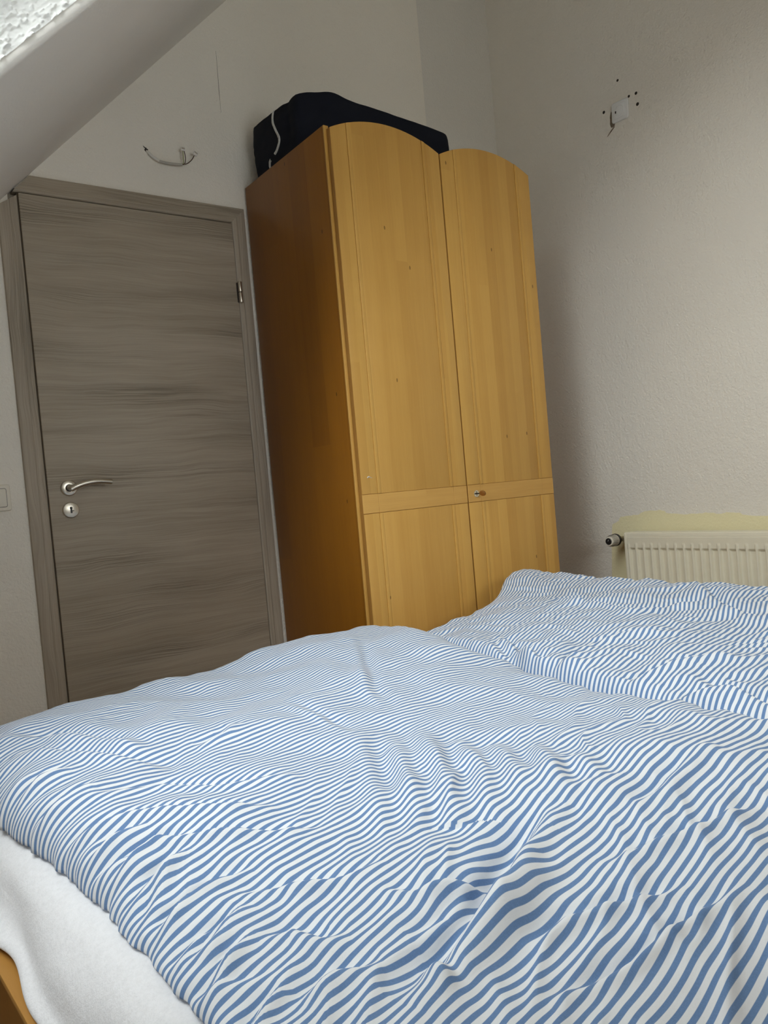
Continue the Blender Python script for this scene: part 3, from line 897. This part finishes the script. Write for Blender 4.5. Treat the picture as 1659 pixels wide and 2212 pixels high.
MB().tube([pm-s1*0.002+s2*0.007+ax*0.0002, pm+s1*0.0015+s2*0.001+ax*0.0002], 0.0007, n=6).build('pointer', M['white_plastic'], th)

# ================================================================== SOCKET, SWITCH, CABLE
def round_rect(cx, cz, w, h, r, n=6):
    pts = []
    for (sx, sz, a0) in ((1, 1, 0), (-1, 1, 90), (-1, -1, 180), (1, -1, 270)):
        for k in range(n+1):
            a = math.radians(a0+90*k/n)
            pts.append((cx+sx*(w/2-r)+r*math.cos(a), cz+sz*(h/2-r)+r*math.sin(a)))
    return pts
so = thing('wall_socket', 'white square power socket high on the right wall', 'socket', (XR, -0.676, 2.4275))
so.rotation_euler = (math.radians(3), 0, 0)
MB().prism(round_rect(0, 0, 0.081, 0.081, 0.010), 0, -0.0085, -0.0003, 0.004, 3).build('cover_plate', M['white_plastic'], so)
ins = MB().prism(round_rect(0, 0, 0.056, 0.056, 0.006), 0, -0.0105, -0.008, 0.0012, 2).build('insert', M['white_plastic'], so)
MB().lathe([(0.0215, 0.0104), (0.0215, 0.0112), (0.0203, 0.0113), (0.0195, 0.0104), (0.0192, 0.0090), (0.001, 0.0088)], (0, 0, 0), (-1, 0, 0), 40).build('socket_well', M['white_plastic'], ins)
for zc in (0.0085, -0.0085):
    MB().cyl((-0.0085, -0.003, zc), (-0.0093, -0.003, zc), 0.0028, n=14).build('contact_hole', M['black'], ins)
MB().box(-0.0114, -0.0090, 0.0150, 0.0205, -0.0060, 0.0030).build('earth_clip', M['dark_metal'], ins, smooth=False)

sw = thing('light_switch', 'cream rocker light switch left of the grey door', 'switch', (-0.1485, 0.0, 1.036))
MB().prism(round_rect(0, 0, 0.081, 0.081, 0.007), 1, -0.009, -0.0003, 0.003, 3).build('cover_plate', M['cream'], sw)
MB().prism(round_rect(0, 0, 0.0585, 0.0585, 0.006), 1, -0.0094, -0.0088).build('gap', M['black'], sw, smooth=False)
MB().prism(round_rect(0, 0, 0.0560, 0.0560, 0.005), 1, -0.0125, -0.009, 0.0015, 2).build('rocker', M['cream'], sw)

wc = thing('loose_cable', 'bare cable end with two clear connectors hanging above the grey door', 'cable', (0.438, 0.0, 2.203))
def c3(x, y, z): return (x-0.438, y, z-2.203)
b = MB().tube([c3(0.438, 0.004, 2.205), c3(0.442, -0.008, 2.194), c3(0.456, -0.012, 2.180), c3(0.478, -0.012, 2.1695)], [0.0042, 0.0045, 0.0045, 0.0045], n=10)
b.build('painted_sheath', M['white_cable'], wc)
b = MB().tube([c3(0.474, -0.012, 2.1705), c3(0.500, -0.013, 2.168), c3(0.530, -0.015, 2.168), c3(0.557, -0.017, 2.170)], [0.0047, 0.0048, 0.0045, 0.0042], n=10)
b.build('sheath', M['grey_cable'], wc)
MB().tube([c3(0.554, -0.017, 2.170), c3(0.562, -0.018, 2.176), c3(0.562, -0.022, 2.195), c3(0.561, -0.025, 2.216)], 0.0017, n=8).build('wire', M['green_wire'], wc)
MB().tube([c3(0.554, -0.018, 2.169), c3(0.566, -0.019, 2.175), c3(0.570, -0.022, 2.193), c3(0.566, -0.025, 2.216)], 0.0016, n=8).build('wire', M['brown_wire'], wc)
MB().tube([c3(0.554, -0.018, 2.170), c3(0.575, -0.020, 2.176), c3(0.592, -0.024, 2.191), c3(0.602, -0.026, 2.207)], 0.0016, n=8).build('wire', M['brown_wire'], wc)
def connector(loc, rot):
    o = MB().box(-0.0075, 0.0075, -0.004, 0.004, -0.0065, 0.0065, 0.001).build('connector', M['clear'], wc)
    o.location = loc; o.rotation_euler = (0, rot, 0)
    MB().box(-0.0055, 0.0055, -0.0048, -0.0030, -0.001, 0.0035, 0.0004, 1).build('contact_strip', M['nickel'], o)
    return o
connector(c3(0.561, -0.026, 2.222), 0.08)
connector(c3(0.6065, -0.028, 2.2135), 0.5)
b = MB()
b.prism([(0.437+0.006*math.cos(a*math.pi/6)*(1+0.35*math.sin(a*2.3)), 2.2065+0.0072*math.sin(a*math.pi/6)*(1+0.3*math.cos(a*1.7))) for a in range(12)], 1, -0.0008, 0.002)
b.tube([(0.437, -0.0005, 2.208), (0.430, -0.0005, 2.215), (0.426, -0.0005, 2.219)], [0.0022, 0.0016, 0.0004], n=6)
b.build('plaster_hole', M['hole'], wb, smooth=False)

# ================================================================== BED
BANG = math.radians(2.6)
BO = Vector((-0.4555, -1.5, 0))
bed = thing('bed_frame', 'honey wooden double bed frame under the striped duvets', 'bed', BO, BANG)
BWID, BF, BH = 1.86, 0.755, -1.20      # width, foot y, head y (bed coordinates)
RT = 0.362
def rail(x0, x1, mat_side_first=True):
    MB().box(x0, x1, BH, BF, RT-0.010, RT, 0.002).build('rail_cap', M['rail'], bed)
    MB().box(x0+0.0006, x1-0.0006, BH+0.001, BF-0.001, 0.15, RT-0.010).build('side_rail', M['rail_side_shaded'], bed, smooth=False)
rail(0.0, 0.024); rail(BWID-0.024, BWID)
MB().box(0.0, BWID, BF, BF+0.026, 0.13, 0.415, 0.003).build('foot_board', M['rail'], bed)
MB().box(0.0, BWID, BH-0.026, BH, 0.13, 0.86, 0.004).build('head_board', M['rail'], bed)
for x in (0.026, BWID-0.086):
    for y in (BF-0.065, BH+0.005):
        MB().box(x, x+0.06, y, y+0.06, 0.0, 0.224, 0.003).build('leg', M['rail'], bed)
b = MB()
for k in range(16):
    ys_ = BH+0.06+k*(BF-BH-0.12)/15
    b.box(0.026, BWID-0.026, ys_-0.03, ys_+0.03, 0.255, 0.270)
sl = b.build('bed_slats', M['rail'], bed, smooth=False); sl['kind'] = 'stuff'
for x in (0.0245, BWID-0.05):
    MB().box(x, x+0.0255, BH+0.07, BF-0.07, 0.225, 0.2545).build('slat_ledge', M['rail'], bed, smooth=False)

# mattress with the fleecy cover whose left edge flares over the rail
nyM = 460
MZ = 0.455
prof_m = [(0.94, MZ), (0.60, MZ), (0.30, MZ), (0.16, MZ), (0.11, MZ-0.001), (0.085, MZ-0.004), (0.068, MZ-0.011), (0.054, MZ-0.022), (0.044, MZ-0.035), (0.037, MZ-0.050), (0.032, MZ-0.063), (0.027, MZ-0.071), (0.020, MZ-0.074), (0.011, MZ-0.075), (0.004, MZ-0.078), (0.001, MZ-0.083), (0.003, MZ-0.088), (0.014, MZ-0.0895), (0.028, MZ-0.0890), (0.030, 0.272), (0.94, 0.272)]
pm = np.array(prof_m)
# resample densely
sg = np.concatenate([[0], np.cumsum(np.linalg.norm(np.diff(pm, axis=0), axis=1))])
tt2 = np.concatenate([np.linspace(0, sg[2], 6)[:-1], np.linspace(sg[2], sg[18], 150), np.linspace(sg[18], sg[-1], 10)[1:]])
mx = np.interp(tt2, sg, pm[:, 0]); mz = np.interp(tt2, sg, pm[:, 1])
def sm(a):
    r = a.copy(); r[2:-12] = np.convolve(a, np.array([1, 2, 3, 2, 1])/9, 'same')[2:-12]; return r
for _ in range(6): mx, mz = sm(mx), sm(mz)
yM = np.linspace(BF-0.012, BH+0.012, nyM)
XM_, YM_ = mx[:, None]*np.ones((1, nyM)), yM[None, :]*np.ones((len(mx), 1))
ZM_ = mz[:, None]*np.ones((1, nyM))
lip = smooth(0.040, 0.008, XM_)*(ZM_ > MZ-0.0895)
wv = 0.006*np.sin(YM_*26+0.6)+0.005*np.sin(YM_*11+2.0)
XM_ = XM_ + lip*(wv+0.003)
ZM_ = ZM_ + lip*0.004*np.sin(YM_*19+1)
gro = np.exp(-((XM_-0.036)/0.012)**2)*(ZM_ > 0.34)
XM_ = XM_ + gro*0.006*np.sin(YM_*13)
top = (ZM_ > MZ-0.05)
ZM_ = ZM_ + top*(0.0022*perlin(XM_*14, YM_*14, 21) + 0.0009*perlin(XM_*90, YM_*90, 22))
XM_[0] = 0.94
# mirrored right half
XR_ = BWID - XM_
mat_o = thing('mattress', 'wide mattress in a white fleecy cover whose hem flares over the bed rail', 'mattress', BO, BANG)
Pfull = np.concatenate([np.stack([XM_, YM_, ZM_], -1)[::-1], np.stack([XR_, YM_, ZM_], -1)[1:]], 0)
grid_mesh('fleece_cover', Pfull, None, M['fleece'], mat_o)
# end panels
for yk in (BF-0.012, BH+0.012):
    MB().box(0.045, BWID-0.045, yk-0.0015, yk+0.0015, 0.275, MZ-0.012, 0.001, 1).build('end_panel', M['fleece'], mat_o)

# ------------------------------------------------------------------ duvets
BEDSIDE = np.array([-0.60, -2.60])
FOLDS_L = [
    (0.020, 0.0200, [(0.157, -1.912), (0.093, -1.928), (0.029, -1.956), (-0.018, -1.985), (-0.081, -2.005), (-0.14, -2.022), (-0.207, -2.032)]),
    (0.017, 0.0060, [(0.147, -1.488), (0.03, -1.698), (-0.029, -1.796)]),
    (0.017, 0.0060, [(0.205, -1.495), (0.078, -1.715), (0.005, -1.832), (-0.036, -1.887)]),
    (0.017, 0.0060, [(0.241, -1.543), (0.132, -1.737), (0.05, -1.854), (0.002, -1.904)]),
    (0.017, 0.0060, [(0.254, -1.626), (0.174, -1.764), (0.093, -1.871)]),
    (0.017, 0.0060, [(0.279, -1.69), (0.199, -1.815), (0.137, -1.889)]),
    (0.017, 0.0060, [(0.295, -1.766), (0.218, -1.877), (0.173, -1.93)]),
    (0.017, 0.0060, [(0.298, -1.846), (0.245, -1.928)]),
    (0.009, 0.0060, [(-0.355, -1.559), (-0.314, -1.564), (-0.279, -1.574), (-0.231, -1.616), (-0.19, -1.645), (-0.148, -1.673), (-0.082, -1.709)]),
    (0.010, 0.0060, [(-0.357, -1.454), (-0.335, -1.455), (-0.273, -1.482), (-0.217, -1.535), (-0.171, -1.578), (-0.104, -1.619)]),
    (0.012, 0.0060, [(-0.297, -1.382), (-0.195, -1.406), (-0.121, -1.503), (-0.024, -1.551)]),
    (0.016, 0.0070, [(-0.347, -0.94), (-0.26, -1.026), (-0.19, -1.187), (-0.162, -1.276)]),
    (0.014, 0.0070, [(-0.336, -1.053), (-0.286, -1.131), (-0.226, -1.247), (-0.153, -1.36)]),
    (0.010, 0.0060, [(-0.235, -1.76), (-0.191, -1.795), (-0.149, -1.823), (-0.129, -1.833), (-0.08, -1.842)]),
    (0.010, 0.0060, [(-0.253, -1.622), (-0.288, -1.647), (-0.327, -1.7)]),
    (0.009, 0.0060, [(-0.115, -1.887), (-0.093, -1.923), (-0.058, -1.936), (0.001, -1.967)]),
    (0.009, 0.0070, [(-0.067, -2.068), (-0.013, -2.072), (0.027, -2.089), (0.081, -2.119), (0.11, -2.128)]),
    (0.009, 0.0070, [(-0.113, -2.13), (-0.069, -2.147), (-0.029, -2.158), (0.035, -2.162), (0.082, -2.171), (0.14, -2.178)]),
    (0.010, 0.0060, [(0.086, -2.045), (0.143, -2.065), (0.205, -2.086), (0.304, -2.105)]),
    (0.012, 0.0060, [(0.169, -1.998), (0.261, -1.997), (0.422, -1.975)]),
    (0.010, 0.0060, [(-0.141, -1.974), (-0.095, -1.973), (-0.049, -1.954)]),
    (0.009, 0.0050, [(-0.146, -2.006), (-0.154, -2.037), (-0.161, -2.068)]),
    (0.012, 0.0040, [(0.133, -1.233), (0.137, -1.367), (0.132, -1.468)]),
    (0.014, 0.0050, [(0.523, -0.914), (0.368, -1.177), (0.3, -1.29), (0.259, -1.409)]),
    (0.012, 0.0050, [(-0.097, -1.305), (-0.044, -1.307), (-0.013, -1.28)]),
    (0.012, 0.0060, [(-0.258, -1.852), (-0.22, -1.866), (-0.207, -1.903), (-0.181, -1.917)]),
    (0.012, 0.0060, [(-0.321, -1.825), (-0.284, -1.803), (-0.246, -1.782)]),
    (0.012, 0.0060, [(-0.274, -1.959), (-0.229, -1.955), (-0.184, -1.979)]),
    (0.008, 0.0055, [(-0.352, -1.525), (-0.310, -1.520), (-0.265, -1.530)]),
    (0.008, 0.0065, [(-0.345, -1.600), (-0.300, -1.585), (-0.262, -1.580), (-0.215, -1.600)]),
    (0.009, 0.0060, [(-0.343, -1.665), (-0.300, -1.640), (-0.250, -1.640)]),
    (0.009, 0.0070, [(-0.340, -1.745), (-0.298, -1.722), (-0.255, -1.715), (-0.200, -1.725)]),
    (0.008, 0.0055, [(-0.338, -1.800), (-0.300, -1.785), (-0.262, -1.790)]),
    (0.009, 0.0070, [(-0.336, -1.880), (-0.298, -1.852), (-0.262, -1.838)]),
    (0.009, 0.0060, [(-0.335, -1.960), (-0.300, -1.935), (-0.270, -1.930)]),
    (0.010, 0.0060, [(-0.378, -1.350), (-0.330, -1.335), (-0.280, -1.345)]),
    (0.010, 0.0055, [(-0.395, -1.240), (-0.340, -1.225), (-0.290, -1.230)]),
]
FOLDS_R = [
    (0.014, 0.0060, [(1.003, -1.102), (1.125, -1.089), (1.126, -1.198), (1.103, -1.367), (1.213, -1.446), (1.296, -1.514)]),
    (0.016, 0.0070, [(0.72, -1.317), (0.80, -1.248), (0.886, -1.333)]),
    (0.014, 0.0070, [(0.72, -1.42), (0.857, -1.406), (0.936, -1.434), (1.007, -1.539), (1.065, -1.563)]),
    (0.013, 0.0070, [(0.72, -1.603), (0.81, -1.645), (0.859, -1.684), (0.932, -1.74)]),
    (0.013, 0.0060, [(0.69, -1.72), (0.72, -1.741), (0.75, -1.787), (0.78, -1.871)]),
    (0.013, 0.0060, [(0.80, -1.713), (0.76, -1.833), (0.75, -1.879), (0.72, -1.962)]),
    (0.012, 0.0050, [(0.80, -1.13), (0.75, -1.25), (0.71, -1.36)]),
    (0.012, 0.0050, [(1.404, -1.355), (1.23, -1.539), (1.151, -1.676)]),
    (0.011, 0.0060, [(0.86, -1.10), (0.78, -1.29), (0.74, -1.40)]),
]

def fold_field(X, Y, folds):
    H = np.zeros_like(X)
    for (w, A, pts) in folds:
        pts = np.array(pts)
        seg = np.linalg.norm(np.diff(pts, axis=0), axis=1); tot = seg.sum()
        bestd = np.full(X.shape, 1e9); bests = np.zeros_like(X); bestt = np.zeros_like(X)
        acc = 0.0
        for i in range(len(seg)):
            a, bq = pts[i], pts[i+1]; d = (bq-a)/seg[i]
            nrm = np.array([-d[1], d[0]])
            mid = (a+bq)/2
            if np.dot(nrm, mid-BEDSIDE) < 0: nrm = -nrm
            rx, ry = X-a[0], Y-a[1]
            tpar = rx*d[0]+ry*d[1]; tc = np.clip(tpar, 0, seg[i])
            ex_, ey_ = rx-tc*d[0], ry-tc*d[1]
            dist = np.sqrt(ex_**2+ey_**2)
            sgn = rx*nrm[0]+ry*nrm[1]
            sd = np.where(sgn >= 0, dist, -dist)
            m = dist < bestd
            bestd = np.where(m, dist, bestd); bests = np.where(m, sd, bests); bestt = np.where(m, acc+tc, bestt)
            acc += seg[i]
        tn = bestt/tot
        taper = np.sin(np.pi*np.clip(tn, 0, 1))**0.8
        s = bests/w
        H += -A*taper*s*np.exp(0.5-0.5*s*s)
    return H

def rollers(L, r, n_mid, n_edge):
    """offsets along a width L with quarter-round edges of radius r: plan offset, lift 0..1, fabric coordinate"""
    a = np.linspace(0, np.pi/2, n_edge)
    d1 = r*(1-np.cos(a)); g1 = np.sin(a); f1 = r*a
    mid = np.linspace(r, L-r, n_mid)[1:-1]
    d = np.concatenate([d1, mid, L-d1[::-1]])
    g = np.concatenate([g1, np.ones(len(mid)), g1[::-1]])
    f = np.concatenate([f1, f1[-1]+mid-r, 2*f1[-1]+(L-2*r)-f1[::-1]])
    return d, g, f

def make_duvet(name, xa, xb, ya, yb, ztop, zbot, folds, amp, ang, ru, seed, bamp, fk=1.0, eg=1.0, near=0.0):
    """xa,xb: functions of y (left/right edge); ya,yb: functions of x-fraction (foot and head y)"""
    dx, gx_, fx = rollers(1.0, ru, 330, 26)
    dy, gy_, fy = rollers(1.0, ru*0.55, 560, 22)
    U, V = np.meshgrid(dx, dy, indexing='ij'); GX, GY = np.meshgrid(gx_, gy_, indexing='ij'); FX, FY = np.meshgrid(fx, fy, indexing='ij')
    y0, y1 = ya(U), yb(U)
    Y = y0 + (y1-y0)*V
    x0, x1 = xa(Y), xb(Y)
    X = x0 + (x1-x0)*U
    G = GX*GY
    Zt = ztop(X, Y)
    # broad billows, long soft folds, fine creases
    bil = 0.012*perlin(X*4.2+seed, Y*3.6, seed) + bamp*(0.0095*perlin(X*8.5, Y*8+seed, seed+1) + 0.0020*perlin(X*16+1, Y*15+seed, seed+14))
    c, s = math.cos(ang), math.sin(ang)
    A_, B_ = X*c+Y*s, -X*s+Y*c
    warp = 0.03*perlin(X*7, Y*7, seed+2)
    n1 = perlin(A_*4.5, (B_+warp)*26, seed+3)
    n2 = perlin(A_*9+4, (B_+warp)*52, seed+4)
    r1 = 1.10-np.sqrt(perlin((A_+warp)*6+9, (B_+warp)*17, seed+5)**2+0.010)*1.6
    H = bil + amp*(0.0055*n1 + 0.0022*n2 + 0.0060*(np.clip(r1, 0, 1)**3))
    H += near*(np.clip(r1, 0, 1)**2 - 0.35)*smooth(-1.45, -1.85, Y)
    # a second direction
    c2, s2 = math.cos(ang+1.15), math.sin(ang+1.15)
    A2, B2 = X*c2+Y*s2, -X*s2+Y*c2
    H += amp*0.0030*perlin(A2*5, (B2+warp)*30, seed+6)
    H += amp*0.0012*perlin(X*55, Y*55, seed+7)
    # gathers along the seamed edges
    edge = np.exp(-(np.minimum(U, 1-U)*(x1-x0)/0.07)**2)
    Yo = Y + 0.45*np.minimum(U, 1-U)*(x1-x0)
    H += eg*edge*(0.013*(np.abs(perlin(Yo*13+3, U*4, seed+8))-0.25)*1.6 + 0.006*perlin(Yo*34, U*6, seed+13))
    FF = fold_field(X, Y, folds)
    H = H + FF*fk
    Gs = np.clip(G, 0, 1)
    Z = zbot + (Zt-zbot)*Gs + H*Gs**0.6
    Z = np.maximum(Z, zbot+0.0)
    # edges wander a little
    X = X + eg*(1-GX)*np.sign(U-0.5)*(0.007*perlin(Y*14, Y*0+seed, seed+9) + 0.006*perlin(Y*36, Y*0+seed, seed+15))
    # fabric coordinate: partly follows the arc length so that stripes gather in the folds
    du = (x1-x0).mean(); dvl = abs((y1-y0)).mean()
    cu_ = FX*du; cv_ = FY*dvl
    sx_ = X-X.mean(); 
    dZ = np.diff(Z, axis=1); dY = np.abs(np.diff(Y, axis=1))+1e-6
    arc = np.sqrt(np.clip(dZ/dY, -1.2, 1.2)**2+1)-1
    extra = np.concatenate([np.zeros((len(dx), 1)), np.cumsum(arc*dY*0.7, axis=1)], axis=1)
    # keep only the local part, so that the stripes do not drift from one column to the next
    kk = np.exp(-np.linspace(-2, 2, 61)**2); kk /= kk.sum()
    low = np.apply_along_axis(lambda r_: np.convolve(np.pad(r_, 30, mode='reflect', reflect_type='odd'), kk, 'valid'), 1, extra)
    extra = extra - low
    k2 = np.exp(-np.linspace(-2, 2, 9)**2); k2 /= k2.sum()
    extra = np.apply_along_axis(lambda r_: np.convolve(np.pad(r_, 4, mode='edge'), k2, 'valid'), 0, extra)
    wob = 0.0050*perlin(X*5, Y*5, seed+11) + 0.0020*perlin(X*14, Y*14, seed+12)
    return X, Y, Z, cu_, cv_, extra+wob

def link_duvet(name, X, Y, Z, UV, zbot, label, group):
    nu, nv = X.shape
    o = grid_mesh(name, np.stack([X, Y, Z], -1), UV, M['stripes'])
    # closed underside
    me = o.data
    bm_ = bmesh.new(); bm_.from_mesh(me)
    es = [e for e in bm_.edges if e.is_boundary]
    bmesh.ops.holes_fill(bm_, edges=es, sides=0)
    bmesh.ops.recalc_face_normals(bm_, faces=list(bm_.faces))
    for f_ in bm_.faces: f_.smooth = True
    bm_.to_mesh(me); bm_.free()
    tag(o, label, 'duvet', group)
    return o

def lerp_f(xs, ys):
    return lambda v: np.interp(v, xs, ys)

# left duvet
xaL = lambda y: np.interp(y, [-2.7, -2.3, -1.96, -1.60, -1.46, -1.20, -0.95, -0.6], [-0.335, -0.340, -0.338, -0.350, -0.362, -0.400, -0.425, -0.425])
xbL = lambda y: np.interp(y, [-2.7, -1.9, -1.2, -0.6], [0.655, 0.675, 0.735, 0.77])
yaL = lambda u: -0.725 + 0.045*u
ybL = lambda u: -2.640 + 0.045*u
def ztL(X, Y):
    z = np.interp(Y, [-2.65, -2.2, -1.95, -1.5, -1.1, -0.82, -0.6], [0.480, 0.482, 0.492, 0.530, 0.550, 0.552, 0.535])
    z = z + 0.028*smooth(0.1, 0.5, X)*smooth(-1.5, -0.85, Y) - 0.008*smooth(-0.1, -0.35, X)
    z = z + 0.050*smooth(-0.25, 0.35, X)*smooth(-1.55, -1.9, Y)
    return z
XL_, YL_, ZL_, cuL, cvL, exL = make_duvet('duvet', xaL, xbL, yaL, ybL, ztL, MZ+0.003, FOLDS_L, 0.20, math.radians(35), 0.105, 11, 1.0, 1.35, 1.0, 0.0055)
uvL = np.stack([cuL, cvL + exL + 0.085*(XL_+0.35)*smooth(-1.35, -2.0, YL_)], -1)
duL = link_duvet('duvet', XL_, YL_, ZL_, uvL, MZ, 'blue and white striped duvet on the near half, beside the exposed white cover', 'striped duvets on the bed')
# right duvet
xaR = lambda y: np.interp(y, [-2.7, -1.9, -1.2, -0.6], [0.668, 0.690, 0.748, 0.778])
xbR = lambda y: np.interp(y, [-2.7, -0.6], [1.415, 1.44])
yaR = lambda u: -0.775 + 0.105*smooth(0.55, 0.85, u)
ybR = lambda u: -2.590 + 0.045*u
def ztR(X, Y):
    z = 0.524 + 0.090*np.clip((X-0.75)/0.6, 0, 1)**0.9 + 0.010*smooth(1.16, 1.28, X)*np.exp(-((Y+0.70)/0.13)**2) - 0.022*smooth(1.22, 1.10, X)*smooth(-1.05, -0.80, Y)
    z = z + 0.012*smooth(-1.3, -0.8, Y)*smooth(1.0, 1.35, X) - 0.015*smooth(-1.4, -2.2, Y)
    return z
XR2, YR2, ZR2, cuR, cvR, exR = make_duvet('duvet', xaR, xbR, yaR, ybR, ztR, MZ+0.003, FOLDS_R, 0.65, math.radians(-66), 0.050, 37, 0.9, 1.9, 0.4)
a20 = math.radians(1)
vR = -np.sin(a20)*(XR2-1.0) + np.cos(a20)*(cvR*-1)
uR = np.cos(a20)*(XR2-1.0) + np.sin(a20)*(cvR*-1)
uvR = np.stack([uR, vR + exR], -1)
duR = link_duvet('duvet', XR2, YR2, ZR2, uvR, MZ, 'blue and white striped duvet on the far half, in front of the radiator', 'striped duvets on the bed')
